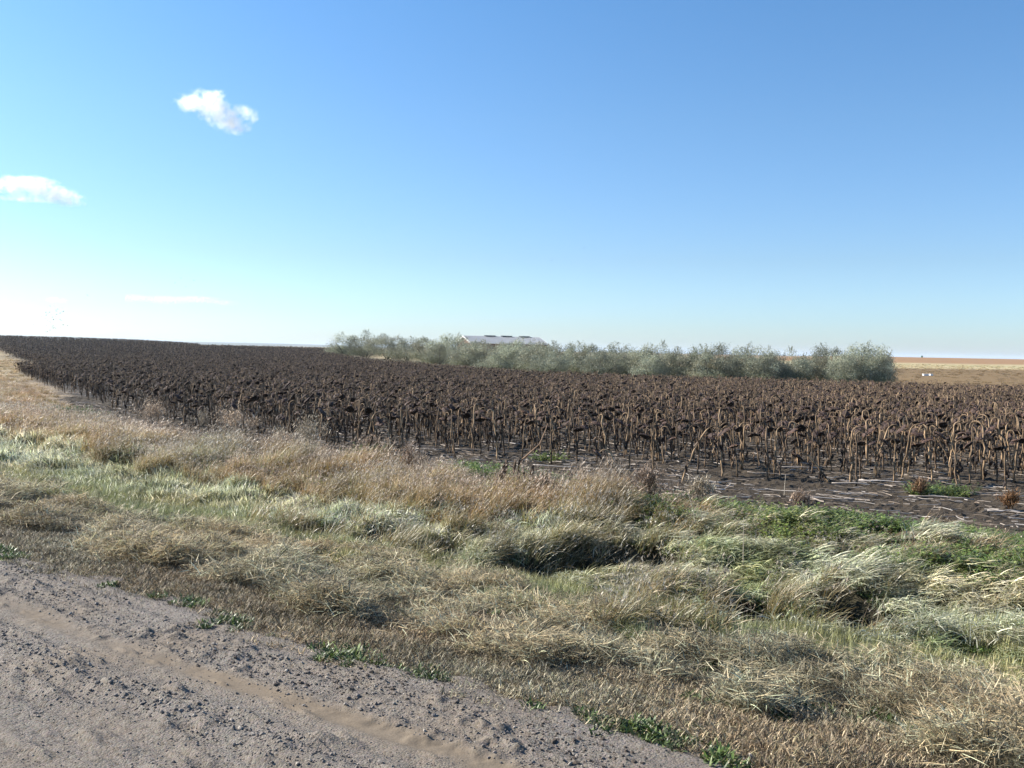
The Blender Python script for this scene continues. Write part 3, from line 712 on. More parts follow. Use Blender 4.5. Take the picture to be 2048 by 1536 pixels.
# ------------------------------------------------------------------ dead sunflowers
def lerp(a, b, f): return np.asarray(a) * (1 - f) + np.asarray(b) * f
def sun_parts(seed, h=1.2, lean=(0, 0), hook=.13, haz=0., drop=.16, head=.12, pale=.5, nleaf=4, thick=.019, low=False):
    """returns MBs: stalk, head, leaves"""
    g = np.random.default_rng(seed); H_ = h
    zz = np.linspace(0, 1, 9); pts = [np.array([lean[0] * z_ ** 1.4, lean[1] * z_ ** 1.4, z_ * H_]) for z_ in zz]
    wob = g.normal(0, .010, (9, 2)); wob[0] = 0
    for i in range(9): pts[i][:2] += wob[i]
    d0 = pts[-1] - pts[-2]; d0 /= np.linalg.norm(d0); hd = np.array([math.cos(haz), math.sin(haz), 0])
    p = pts[-1].copy()
    for k in range(1, 8):                                   # the crook
        th = k / 7 * math.radians(165 if drop > .08 else 125); dr = d0 * math.cos(th) + hd * math.sin(th); dr[2] = math.cos(th)
        p = p + dr * hook * .42; pts.append(p.copy())
    down = pts[-1] - pts[-2]; down /= np.linalg.norm(down)
    pts.append(pts[-1] + down * drop * .5); pts.append(pts[-1] + down * drop * .5)
    pts = np.array(pts); n_ = len(pts)
    rad = np.concatenate([np.linspace(thick, thick * .72, 9), np.linspace(thick * .68, thick * .45, n_ - 9)])
    rad[[2, 4, 6]] *= 1.15
    dark = np.array([.085, .058, .042]); lit = np.array([.53, .36, .21]); mid = lerp(dark, lit, pale)
    C = np.array([mid * g.uniform(.45, 1.25) for _ in range(n_)]); C[[2, 4, 6]] *= .45; C[0] *= .6; C[9:] *= .6
    st_ = MB(); st_.tube(pts, rad, C, 6)
    # head: domed back, rim of curled bracts, sunken seed face
    hb = MB(); c0 = pts[-1]; ax = down * .6 + hd * g.uniform(.1, .5) + np.array([0, 0, -.5]); ax /= np.linalg.norm(ax)
    a = np.cross(ax, (.2, .9, .1)); a /= np.linalg.norm(a); b = np.cross(ax, a)
    prof = [(.12, -.02), (.45, .05), (.85, .16), (1.0, .30), (.92, .40), (.55, .36), (.15, .40)]
    K = 12; V = []; Cc = []
    wr = 1 + g.normal(0, .09, K)
    for r_, q in prof:
        for j in range(K):
            th = j * 2 * math.pi / K; rr = r_ * head * wr[j]
            V.append(c0 + ax * (q * head + g.normal(0, .004)) + a * rr * math.cos(th) + b * rr * math.sin(th) * .9)
            back = q < .31 and not (r_ < .6 and q > .3)
            Cc.append(lerp((.036, .025, .023), (.13, .072, .048), g.random() * .6 * pale + .1) if back else np.array((.024, .019, .017)) * g.uniform(.7, 1.5))
    Q = [(i * K + j, i * K + (j + 1) % K, (i + 1) * K + (j + 1) % K, (i + 1) * K + j) for i in range(len(prof) - 1) for j in range(K)]
    T = [(len(V), j, (j + 1) % K) for j in range(K)]; V.append(c0 + ax * -.06 * head); Cc.append(Cc[0])
    T += [(len(V), (len(prof) - 1) * K + (j + 1) % K, (len(prof) - 1) * K + j) for j in range(K)]; V.append(c0 + ax * .4 * head); Cc.append(Cc[-2])
    hb.add(V, Q, T, Cc)
    for j in range(18):
        th = j * 2 * math.pi / 18 + g.normal(0, .1); o_ = a * math.cos(th) + b * math.sin(th); pr_ = c0 + ax * .28 * head + o_ * head * .93
        tn_ = -a * math.sin(th) + b * math.cos(th); l_ = head * g.uniform(.22, .5); w_ = head * .17
        tip = pr_ + o_ * l_ * g.uniform(.3, 1) + ax * l_ * g.uniform(-.4, .7)
        cb = lerp((.06, .04, .028), (.34, .19, .09), g.random() ** 1.5 * (.45 + pale))
        hb.add([pr_ - tn_ * w_ / 2, pr_ + tn_ * w_ / 2, tip], None, [(0, 1, 2)], cb)
    lv = []
    for k in range(nleaf):
        mb = MB(); f_ = g.uniform(.35, .95); i = min(8, int(f_ * 8)); q = pts[i]; az = g.random() * 6.28
        o_ = np.array([math.cos(az), math.sin(az), 0]); L = g.uniform(.10, .24); w_ = g.uniform(.035, .075)
        pet = [q, q + o_ * .05 + (0, 0, .02), q + o_ * .085 + (0, 0, -.015)]
        cl = lerp((.034, .025, .022), (.17, .11, .065), g.random() ** 2)
        mb.tube(pet, [.004, .003, .003], cl, 3, False)
        sdv = np.array([-o_[1], o_[0], 0]); V = []; nr = 5
        for r_ in range(nr):
            f2 = r_ / (nr - 1); wid = w_ * math.sin(math.pi * (.15 + .8 * f2)) ; ctr = pet[-1] + np.array([0, 0, -L * f2]) + o_ * (.02 * math.sin(5 * f2 + k)) + sdv * g.normal(0, .008)
            cu_ = g.uniform(-.02, .02)
            V += [ctr - sdv * wid * .5 + o_ * g.normal(0, .012), ctr + o_ * (.015 + cu_), ctr + sdv * wid * .5 + o_ * g.normal(0, .012)]
        Q = []
        for r_ in range(nr - 1):
            for c_ in range(2): Q.append((r_ * 3 + c_, r_ * 3 + c_ + 1, r_ * 3 + c_ + 4, r_ * 3 + c_ + 3))
        mb.add(V, Q, None, np.array([cl * g.uniform(.7, 1.3) for _ in V])); lv.append(mb)
    return st_, hb, lv

def merged_sun(seed, **kw):
    a, b, l = sun_parts(seed, **kw); a.merge(b)
    for q in l: a.merge(q)
    return a.mesh('sunflower_mass', M_PLANT)
FIELD_VAR = []; FV = []
for i in range(18):
    g = np.random.default_rng(500 + i)
    FV.append(dict(seed=500 + i, h=g.uniform(.76, .98), lean=(g.normal(0, .12), g.normal(0, .08)), hook=g.uniform(.045, .12), haz=g.uniform(0, 6.28), drop=g.uniform(.02, .16),
                   head=g.uniform(.078, .115), pale=[.25, .45, .6, .35, .8, .2, .7, .5, .95][i % 9], nleaf=int(g.integers(2, 5)), thick=g.uniform(.014, .020)))
FIELD_VAR = [merged_sun(**kw) for kw in FV]

# rows of plants
RD = np.array([-.905, .425]); RN = np.array([.425, .905])
pts = []
for i in range(-30, 420):
    v = i * .76
    n_ = 1500; u_ = (np.arange(n_) - n_ * .4) * .30 + rng.uniform(0, .3)
    X = RD[0] * u_ + RN[0] * v; Y = RD[1] * u_ + RN[1] * v
    k = (Y > 8) & (Y < 310) & (np.abs(X) < .62 * Y + 14); pts.append(np.column_stack([X[k], Y[k]]))
pts = np.concatenate(pts); pts += rng.normal(0, .05, pts.shape)
d_ = pts[:, 1]
k = inpoly(pts[:, 0], pts[:, 1], CROP) & (rng.random(len(pts)) < np.minimum(.82, (60 / np.maximum(d_, 1)) ** 1.0))
pts = pts[k]; px, py, _w = proj(pts[:, 0], pts[:, 1], 1.); pts = pts[(px > -260) & (px < 2300)]
# thin out the first metres in from the edge
ed = edge_dist(pts[:, 0], pts[:, 1], CROP[:10], False)
gap = fbm(pts[:, 0], pts[:, 1], .5, 2, 120)
pts = pts[(rng.random(len(pts)) < .42 + .6 * sst(0, 4.5, ed)) & (gap > .2)]
px, py, dd = proj(pts[:, 0], pts[:, 1], 1.)
dd = np.hypot(pts[:, 0], pts[:, 1]); inf = (px > -10) & (px < 2058)
order = np.argsort(np.where(inf, dd, 1e9)); NIND = 262
ind = order[:NIND]; rest = np.setdiff1d(np.arange(len(pts)), ind)
q = pts[rest]; n = len(q)
palef = np.clip((q[:, 0] + 5) / 25, 0, 1)
dark_i = np.array([0, 1, 3, 5, 9, 10, 12, 14]); any_i = np.arange(18)
idx = np.where(rng.random(n) < .5 - .45 * palef, dark_i[rng.integers(0, 8, n)], rng.integers(0, 18, n))
zm = np.ones(n)
scatter('sunflower_crop', q[:, 0], q[:, 1], HF(q[:, 0], q[:, 1]) - .02, rng.normal(0, .9, n) + 0 * n, np.column_stack([zm * 1.05, zm * 1.05, rng.uniform(.82, 1.08, n) * (1 + .12 * sst(50, 25, q[:, 1]))]), idx, None, FIELD_VAR,
        'dense dark mass of dead sunflowers filling the field behind the front rows', tilt=rng.normal(0, .05, (n, 2)))

# the sunflowers one can pick out: one source plant of each form, then copies with their own parts
FORM = {}
def form_meshes(key, kw):
    a, b, l = sun_parts(**kw)
    FORM[key] = (a.mesh('stalk', M_PLANT, True), b.mesh('seed_head', M_PLANT), [q.mesh('leaf', M_PLANT) for q in l])
def make_sun(key):
    st_, hd, lv = FORM[key]; root = obj('dead_sunflower', None)
    obj('stalk', st_, root); obj('seed_head', hd, root)
    for q in lv: obj('leaf', q, root)
    return root
def dup(root, loc, rz, sc=1.):
    r = root.copy(); COL.objects.link(r); r.location = loc; r.rotation_euler = (0, 0, rz); r.scale = (sc, sc, sc)
    for ch in root.children:
        c_ = ch.copy(); COL.objects.link(c_); c_.parent = r
    return r
# hand placed plants of the front edge: px, base y, top y, lean px, hook side, paleness, label
HERO = [
    (1920, 975, 862, -22, -1, .95, 'thick straw coloured sunflower stalk leaning left at the right front of the field'),
    (1962, 962, 850, -8, 1, .75, 'straight yellowish sunflower stalk just right of the thick straw coloured one'),
    (1905, 945, 870, -30, -1, .8, 'tan sunflower leaning left with its dark head hanging over its neighbour'),
    (1865, 922, 858, 18, -1, .6, 'small sunflower with its stalk arched far over to the left like a cane'),
    (2012, 990, 868, -6, -1, .35, 'brown sunflower with orange foot near the right border of the photo'),
    (2040, 905, 820, -10, 1, .7, 'yellow tinged sunflower stalk cut by the right border of the photo'),
    (1800, 955, 855, 2, 1, .45, 'reddish brown straight sunflower standing alone right of the leaning yellow stalk'),
    (1745, 965, 848, 28, 1, .95, 'bright yellow ringed sunflower stalk leaning right in the front row'),
    (1702, 970, 855, -2, 1, .9, 'upright yellow sunflower stalk with black rings beside the leaning one'),
    (1655, 968, 905, -38, -1, .85, 'short sunflower bent sharply to the left with its head near the ground'),
    (1622, 905, 850, 12, -1, .7, 'tan sunflower with a wide dark ragged head behind the sharply bent one'),
    (1548, 953, 855, 4, 1, .95, 'bright yellow front sunflower below a reddish ragged head'),
    (1482, 940, 845, -4, 1, .75, 'slim straight tan sunflower standing left of the brightest yellow stalk'),
    (1425, 925, 868, 6, -1, .6, 'low brown sunflower with a round dark head hanging to the left'),
    (1364, 968, 852, 44, 1, .85, 'tall sunflower leaning steeply right with an orange lit stalk'),
    (1318, 922, 842, -10, 1, .6, 'brown and yellow sunflower curling over at the top left of the steep leaner'),
    (1236, 962, 900, -14, -1, .95, 'small yellow sunflower curled like a hook beside the bushy dry weed'),
    (1205, 905, 835, 8, -1, .35, 'dark sunflower with bunched hanging leaves behind the small hooked one'),
    (1118, 905, 840, 0, 1, .4, 'dark brown straight sunflower above the diagonal broken stalk'),
    (1072, 892, 812, -26, -1, .4, 'brown sunflower leaning left above the dead branching plant'),
    (925, 880, 795, 4, -1, .35, 'grey brown sunflower with a stalk bowed like an arch in mid field front'),
    (860, 868, 790, -18, -1, .3, 'slender brown sunflower leaning left near the middle of the front edge'),
    (800, 895, 800, -6, 1, .3, 'dark sunflower with a wide drooping head, first right of the pale bush group'),
    (670, 905, 818, 2, -1, .25, 'dark sunflower with dense hanging leaves right of the pale grey bush'),
    (612, 890, 795, -14, 1, .35, 'sunflower with a large flat dark head bent down left of the pale grey bush'),
    (545, 848, 762, 14, 1, .45, 'pair member: pale stalk leaning right behind the second pale bush'),
    (352, 822, 762, 4, 1, .3, 'dark sunflower at the left front corner of the field beside a pale bush'),
    (202, 790, 718, 2, 1, .45, 'thin pale sunflower stalk sticking up above the others at the far left'),
]
HERO[25] = HERO[25][:6] + ('pale stalked sunflower leaning right just behind the second pale bush',)
for i, (bx_, by_, ty_, ln_, hs, pale, lab) in enumerate(HERO):
    x, y = at(bx_, by_); d = y; top = (by_ - ty_) * d / F; lean = ln_ * d / F
    hk = .065
    kw = dict(seed=700 + i, h=max(.35, top - .10), lean=(lean, .03), hook=hk + .02 * (i % 3), haz=0 if hs > 0 else math.pi, drop=.03 + .02 * (i % 3), head=.125 + .008 * (i % 3), pale=pale, nleaf=6, thick=.020)
    form_meshes(('h', i), kw); r_ = make_sun(('h', i)); r_.location = (x, y, float(H(x, y)))
    tag(r_, lab, 'sunflower', 'dead sunflowers at the front of the field')
for k in range(18):
    form_meshes(k, FV[k])
proto = {}
LOOK = {}
for k in range(18):
    f_ = FV[k]
    LOOK[k] = ('pale stalked' if f_['pale'] > .35 else 'brown' if f_['pale'] > .15 else 'blackish') + ' ' + ('long hooked' if f_['hook'] > .085 else 'short hooked') + (' drooping' if f_['drop'] > .09 else ' nodding') + ' sunflower'
XS = [(0, 350, 'beside the left grass strip'), (350, 650, 'behind the pale dry bushes'), (650, 900, 'just right of the pale bushes'), (900, 1150, 'behind the dead branching plant'),
      (1150, 1350, 'behind the small hooked yellow sunflower'), (1350, 1550, 'around the steeply leaning orange stalk'), (1550, 1750, 'behind the pair of upright yellow stalks'), (1750, 1900, 'behind the reddish straight stalk'), (1900, 2100, 'by the right border')]
md_ = np.median(dd[ind])
for c_, j in enumerate(ind):
    x, y = pts[j]; k = int(dark_i[rng.integers(0, 8)] if rng.random() < .45 - .4 * np.clip((x + 5) / 25, 0, 1) else rng.integers(0, 18))
    loc = (x, y, float(HF(x, y)) - .02); rz = float(rng.normal(0, 1.2)); sc_ = float(rng.uniform(.95, 1.22))
    if k not in proto:
        r_ = make_sun(k); r_.location = loc; r_.rotation_euler = (0, 0, rz); r_.scale = (sc_,) * 3; proto[k] = r_
    else: r_ = dup(proto[k], loc, rz, sc_)
    reg = [q_[2] for q_ in XS if px[j] < q_[1]][0] if px[j] < 2100 else XS[-1][2]
    tag(r_, LOOK[k] + (' in front, ' if dd[j] < md_ else ' farther back, ') + reg, 'sunflower', 'dead sunflowers at the front of the field')

# ------------------------------------------------------------------ fallen stalks and residue
def stick(mb, x, y, L, a, r_, col, g, lift=.0):
    n_ = 5; c_ = np.linspace(-.5, .5, n_); bend = g.normal(0, .06) * L
    P = [(x + math.cos(a) * L * q - math.sin(a) * bend * (1 - 4 * q * q), y + math.sin(a) * L * q + math.cos(a) * bend * (1 - 4 * q * q), 0) for q in c_]
    P = np.array(P); P[:, 2] = HF(P[:, 0], P[:, 1]) + .035 + r_ + lift * (c_ + .5)
    mb.tube(P, np.linspace(r_, r_ * .7, n_), col, 5)
STC = [(.55, .47, .40), (.48, .40, .33), (.62, .55, .49), (.40, .32, .25), (.30, .23, .17)]
g = np.random.default_rng(900); mb = MB()
n = 56000; X = rng.uniform(-30, 40, n); Y = rng.uniform(9, 62, n)
k = inpoly(X, Y, FIELD) & inview(X, Y, 0 * X, 80, 80) & (rng.random(n) < np.minimum(1, (21 / Y) ** 1.3)) & (edge_dist(X, Y, FIELD) > .25) & (fbm(X, Y, .9, 3, 130) > .38); X, Y = X[k], Y[k]
for x, y in zip(X, Y):
    stick(mb, x, y, min(.9, .07 + g.exponential(.16)), math.atan2(.425, -.905) + g.normal(0, .5), g.uniform(.004, .011), np.array(STC[g.integers(0, 5)]) * g.uniform(.4, 1.0), g)
tag(obj('crop_residue', mb.mesh('crop_residue', M_STRAW)), 'whitish broken stems and straw scattered over the dark soil', None, None, 'stuff')
BIG = [(1395, 1000, 130), (1540, 955, 90), (1650, 1005, 110), (1700, 975, 70), (1575, 1025, 60), (1765, 968, 90), (1880, 1000, 120), (1960, 995, 70), (2020, 1000, 60), (1325, 985, 70), (1220, 945, 110), (1110, 940, 90), (1180, 975, 70),
       (1030, 990, 60), (1000, 890, 80), (720, 905, 50), (760, 890, 60), (690, 880, 50), (1075, 880, 90), (1450, 905, 80), (1600, 1010, 40), (1850, 930, 110), (1985, 935, 90), (1290, 1010, 40), (860, 905, 60), (940, 905, 60), (1420, 985, 60), (1600, 940, 90), (1750, 925, 60), (2010, 1030, 70)]
for i, (px_, py_, wpx) in enumerate(BIG):
    x, y = at(px_, py_); L = wpx * y / F; mb = MB(); g = np.random.default_rng(950 + i)
    a = math.atan2(-.16, 1) + g.normal(0, .10)
    P = np.array([(L * q * math.cos(a), L * q * math.sin(a), float(HF(x + L * q * math.cos(a), y + L * q * math.sin(a)) - HF(x, y))) for q in np.linspace(-.5, .5, 6)]); P[:, 1] += g.normal(0, .01, 6); P[:, 2] += .05
    P[:, 1] += np.cumsum(g.normal(0, .02, 6)) * L; mb.tube(P, np.linspace(.013, .008, 6), np.array([np.array(STC[i % 3]) * g.uniform(.55, 1.) for _ in range(6)]), 6)
    o = obj('fallen_stalk', mb.mesh('fallen_stalk', M_STRAW, True), None, (x, y, float(HF(x, y))))
    where = 'far right' if px_ > 1900 else 'right' if px_ > 1650 else 'right of centre' if px_ > 1350 else 'centre' if px_ > 1000 else 'left of centre'
    size_ = 'very long' if wpx > 100 else 'long' if wpx > 75 else 'middling' if wpx > 55 else 'short'
    tag(o, f'{size_} bleached fallen stalk on soil at {where}, {"near the green weeds" if py_ > 985 else "among front sunflower stems" if py_ < 940 else "before the front row"}', 'stalk', 'bleached fallen stalks on the bare strip')

# ------------------------------------------------------------------ dry bushes and odd plants at the field edge
def dry_bush(seed, w, h, col, n_=420, legs=3):
    g = np.random.default_rng(seed); st_ = MB(); tw = MB()
    for k in range(legs):
        a = g.random() * 6.28; st_.tube([(0.02 * k, 0, 0), (.03 * math.cos(a), .03 * math.sin(a), h * .2), (.08 * math.cos(a), .08 * math.sin(a), h * .45)], [.011, .009, .006], np.array(col) * .35, 5)
    for k in range(26):
        a = g.random() * 6.28; el = g.uniform(.15, 1.45); L = g.uniform(.7, 1.0)
        e = np.array([math.cos(a) * math.cos(el) * w * .5, math.sin(a) * math.cos(el) * w * .5, h * .35 + math.sin(el) * h * .62]) * (L, L, L)
        b0 = np.array([0, 0, h * .22]); mid = (b0 + e) / 2 + g.normal(0, .02, 3)
        st_.tube([b0, mid, e], [.004, .003, .0015], np.array(col) * .7, 3, False)
        m_ = n_ // 26; f_ = g.uniform(.35, 1.08, m_); bs = b0 + (e - b0) * f_[:, None] + g.normal(0, w * .06, (m_, 3))
        blades(tw, m_, 0, (.04, .14), (.006, .012), (.1, 1.6), (.3, 1.9), [np.array(col) * q for q in (.8, 1.1, 1.4, .6)], base=(bs[:, 0], bs[:, 1], bs[:, 2]), g=g, nseg=2)
    return st_, tw
PBUSH = (.56, .44, .32); RBUSH = (.30, .22, .16); GBUSH = (.46, .39, .29)
for i, (px_, by_, ty_, wpx, col, lab) in enumerate([
    (305, 852, 790, 85, PBUSH, 'leftmost pale dry weed bush at the edge of the field'),
    (470, 880, 798, 100, PBUSH, 'largest pale dry weed bush on dark thin stems left of centre'),
    (622, 905, 820, 80, GBUSH, 'thin pale grey weed bush with bare stems right of the largest one'),
    (405, 862, 820, 60, GBUSH, 'small grey weed bush between the two left pale bushes'),
    (560, 900, 850, 60, GBUSH, 'low grey straggly weed just left of the thin pale bush'),
    (820, 960, 885, 55, RBUSH, 'small reddish dry weed left of the dead branching plant'),
    (965, 880, 832, 60, RBUSH, 'brownish dry weed standing among the mid field sunflowers'),
    (740, 905, 868, 50, RBUSH, 'low reddish weed on the soil by a green weed patch'),
    (1085, 1012, 945, 85, RBUSH, 'reddish brown weed bush just right of the dead branching plant'),
    (1302, 1012, 930, 105, RBUSH, 'wide bushy dry weed with black stems before the steep leaning stalk'),
    (1400, 1010, 950, 80, GBUSH, 'open grey twiggy weed right of the wide bushy one'),
    (1240, 990, 955, 45, (.22, .10, .055), 'low rusty weed left of the wide bushy one'),
    (1600, 1015, 985, 50, RBUSH, 'flat brown weed on the bare strip beside green leaves'),
    (1840, 995, 955, 40, (.26, .16, .09), 'little brown weed on the bare strip below the straight reddish stalk'),
    (2020, 1025, 975, 50, (.24, .13, .06), 'orange brown weed at the right border of the bare strip')]):
    x, y = at(px_, by_); s_ = y / F; a, b = dry_bush(1000 + i, wpx * s_, (by_ - ty_) * s_, col, 1500 if wpx > 75 else 800)
    r_ = thing('dry_weed', lab, 'weed', (x, y, float(H(x, y))), 0, 'dry weeds along the field edge'); obj('stem', a.mesh('stem', M_DRYTWIG), r_); obj('twigs', b.mesh('twigs', M_DRYTWIG), r_)
# dead branching plant
x, y = at(1036, 988); s_ = y / F
r_ = thing('dead_plant', 'black dead branching plant with hanging leaves and one long stalk leaning right', 'plant', (x, y, float(H(x, y))))
P2 = lambda a, b, q=0.: ((a - 1036) * s_, q, (988 - b) * s_)
mb = MB(); dk = (.04, .03, .024)
mb.tube([P2(1036, 990), P2(1037, 965), P2(1036, 945), P2(1037, 925), P2(1038, 915)], [.022, .024, .022, .018, .012], dk, 6)
obj('stem', mb.mesh('stem', M_PLANT, True), r_)
for bp, rr, cl in (([P2(1038, 925), P2(1062, 903), P2(1078, 888), P2(1088, 865, .1), P2(1094, 848, .15)], .015, (.30, .19, .12)),
                   ([P2(1036, 945), P2(1020, 932), P2(1010, 925), P2(1002, 945)], .007, dk), ([P2(1036, 965), P2(1018, 948), P2(1004, 950)], .006, dk),
                   ([P2(1038, 962), P2(1052, 965), P2(1056, 985)], .006, dk), ([P2(1037, 950), P2(1052, 938), P2(1062, 935)], .006, dk)):
    mb = MB(); mb.tube(bp, np.linspace(rr, rr * .5, len(bp)), cl, 5); obj('branch', mb.mesh('branch', M_PLANT, True), r_)
g = np.random.default_rng(77)
for (a0, b0, a1, b1, w_) in ((1012, 922, 1002, 965, 18), (1066, 930, 1058, 965, 12), (1030, 920, 1026, 950, 9), (1004, 940, 985, 975, 9), (1045, 935, 1048, 958, 8)):
    mb = MB(); V = []
    for k in range(6):
        f_ = k / 5; w2 = .7 * w_ * s_ * math.sin(math.pi * (.12 + .8 * f_)); c_ = np.array(P2(a0 + (a1 - a0) * f_, b0 + (b1 - b0) * f_))
        V += [c_ + (-w2 / 2, g.normal(0, .02), 0), c_ + (0, -.03 + g.normal(0, .01), 0), c_ + (w2 / 2, g.normal(0, .02), 0)]
    Q = [(k * 3 + j, k * 3 + j + 1, k * 3 + j + 4, k * 3 + j + 3) for k in range(5) for j in range(2)]
    mb.add(V, Q, None, np.array([np.array((.075, .052, .036)) * g.uniform(.4, 2.2) for _ in V])); obj('leaf', mb.mesh('leaf', M_PLANT), r_)
# long thin straws that stand out of the verge
for px_, by_, ty_, ln_, lab in ((1395, 1075, 985, -22, 'single pale grass stem leaning left above the verge'), (1486, 1150, 1035, -2, 'tall pale stiff stem rising from the tall tuft at right'), (1568, 995, 950, 2, 'bare grey stick standing upright on the bare strip'), (1162, 955, 915, 0, 'thin grey stick standing left of the small hooked sunflower'), (975, 1010, 925, -12, 'pale leaning stick left of the dead branching plant')):
    x, y = at(px_, by_); s_ = y / F; mb = MB(); h_ = (by_ - ty_) * s_
    mb.tube([(0, 0, -.03), (ln_ * s_ * .4, 0, h_ * .5), (ln_ * s_, 0, h_)], [.005, .004, .003], (.5, .43, .34), 5)
    tag(obj('dry_reed', mb.mesh('dry_reed', M_STRAW), None, (x, y, float(H(x, y)))), lab, 'reed')

# ------------------------------------------------------------------ row of silver-leaved trees
def tree_meshes(seed, spiky=.5, warm=0., n_leaf=17000):
    """unit tree: height 1, crown width about 1"""
    g = np.random.default_rng(seed); tr = MB(); cr_ = MB()
    lobes = []
    for k in range(int(g.integers(26, 32))):
        a = g.random() * 6.28; rr = .46 * g.random() ** .6; zz = g.uniform(.12, .84) * (1 - .28 * (rr / .46) ** 2) + .02
        lobes.append((np.array([rr * math.cos(a), rr * math.sin(a), zz]), g.uniform(.12, .19)))
    lobes.append((np.array([g.normal(0, .08), 0, .80]), .15))
    for k in range(8): lobes.append((np.array([g.normal(0, .22), g.normal(0, .2), g.uniform(.12, .42)]), .2))
    for k in range(6):
        a = k * 1.05 + g.random(); c_ = lobes[k][0]
        tr.tube([(.02 * math.cos(a), .02 * math.sin(a), -.02), (c_[0] * .35, c_[1] * .35, c_[2] * .45), c_], [.018, .012, .004], (.10, .085, .07), 5)
    per = n_leaf // len(lobes)
    for c_, r_ in lobes:
        n_ = per; dv = g.normal(0, 1, (n_, 3)); dv /= np.linalg.norm(dv, axis=1)[:, None]
        q = g.random(n_) ** .45 * r_ * (1 + .35 * np.sin(dv[:, 0] * 7 + c_[0] * 40) * np.cos(dv[:, 2] * 6))
        p = c_ + dv * q[:, None] * (1.15, 1.15, .95)
        p[:, 2] = np.maximum(p[:, 2], .01)
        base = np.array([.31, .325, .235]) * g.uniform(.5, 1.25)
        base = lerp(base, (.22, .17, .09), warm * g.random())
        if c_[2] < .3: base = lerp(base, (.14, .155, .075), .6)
        ln = g.uniform(.014, .031, n_); A = g.normal(0, 1, (n_, 3)); A[:, 2] += .5; A /= np.linalg.norm(A, axis=1)[:, None]
        B = np.cross(A, g.normal(0, 1, (n_, 3))); B /= np.linalg.norm(B, axis=1)[:, None]
        V = np.stack([p - A * ln[:, None] * .5, p + B * ln[:, None] * .24, p + A * ln[:, None] * .5, p - B * ln[:, None] * .24], 1).reshape(-1, 3)
        Q = np.arange(n_)[:, None] * 4 + np.arange(4)
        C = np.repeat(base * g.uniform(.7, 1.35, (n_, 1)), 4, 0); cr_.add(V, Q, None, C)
    # shoots that stick out of the crown
    for k in range(int(16 + 30 * spiky)):
        c_, r_ = lobes[g.integers(0, len(lobes))]; dv = g.normal(0, .45, 3); dv[2] = abs(dv[2]) + .8; dv /= np.linalg.norm(dv)
        b0 = c_ + dv * r_ * .7; L = g.uniform(.05, .12); e = b0 + dv * L
        tr.tube([b0 - dv * .05, e], [.003, .001], (.12, .10, .08), 3, False)
        n_ = 34; f_ = g.random(n_); p = b0 + (e - b0) * f_[:, None] + g.normal(0, .010, (n_, 3)); ln = g.uniform(.012, .026, n_)
        A = dv + g.normal(0, .5, (n_, 3)); A /= np.linalg.norm(A, axis=1)[:, None]; B = np.cross(A, g.normal(0, 1, (n_, 3))); B /= np.linalg.norm(B, axis=1)[:, None]
        V = np.stack([p - A * ln[:, None] * .5, p + B * ln[:, None] * .24, p + A * ln[:, None] * .5, p - B * ln[:, None] * .24], 1).reshape(-1, 3)
        cr_.add(V, np.arange(n_)[:, None] * 4 + np.arange(4), None, np.repeat(np.array([.285, .30, .22]) * g.uniform(.7, 1.2, (n_, 1)), 4, 0))
    return tr.mesh('trunk', M_BARK), cr_.mesh('crown', M_TREE)
TV = [tree_meshes(1100 + i, (.2, .9, .5, .7, .3, 1.)[i % 6], (0, 0, .25, 0, .5, .1)[i % 6]) for i in range(9)]
TREES = [  # px, distance, top y, width px
    (690, 205, 668, 62), (732, 200, 664, 60), (775, 190, 671, 62), (815, 182, 675, 55), (850, 168, 676, 55), (893, 155, 667, 62), (918, 150, 668, 50), (938, 140, 676, 60),
    (880, 150, 690, 60), (975, 128, 681, 70), (1010, 122, 686, 60), (1040, 116, 672, 58), (1075, 108, 686, 70), (1115, 103, 683, 68), (1150, 100, 681, 62), (1188, 98, 688, 62), (1228, 96, 681, 60),
    (1255, 93, 690, 60), (1292, 91, 686, 66), (1325, 90, 680, 52), (1362, 88, 692, 60), (1395, 88, 684, 62), (1440, 87, 683, 66), (1475, 89, 687, 55), (1505, 86, 684, 66), (1545, 86, 690, 60), (1580, 86, 692, 60),
    (1638, 92, 682, 52), (1675, 87, 691, 56), (1712, 84, 679, 76), (1745, 85, 681, 72), (1760, 83, 700, 55),
    (1100, 96, 697, 60), (1000, 115, 700, 62), (930, 130, 695, 60), (1200, 92, 702, 66), (1300, 87, 700, 62), (1420, 85, 703, 64), (1530, 84, 703, 66), (1610, 88, 712, 60), (1700, 82, 708, 62), (958, 132, 686, 62), (1060, 118, 688, 62), (1025, 135, 684, 60), (1085, 112, 685, 60)]
TREES.sort()
ordw = ['first', 'second', 'third', 'fourth', 'fifth', 'sixth', 'seventh', 'eighth', 'ninth', 'tenth']
tproto = {}
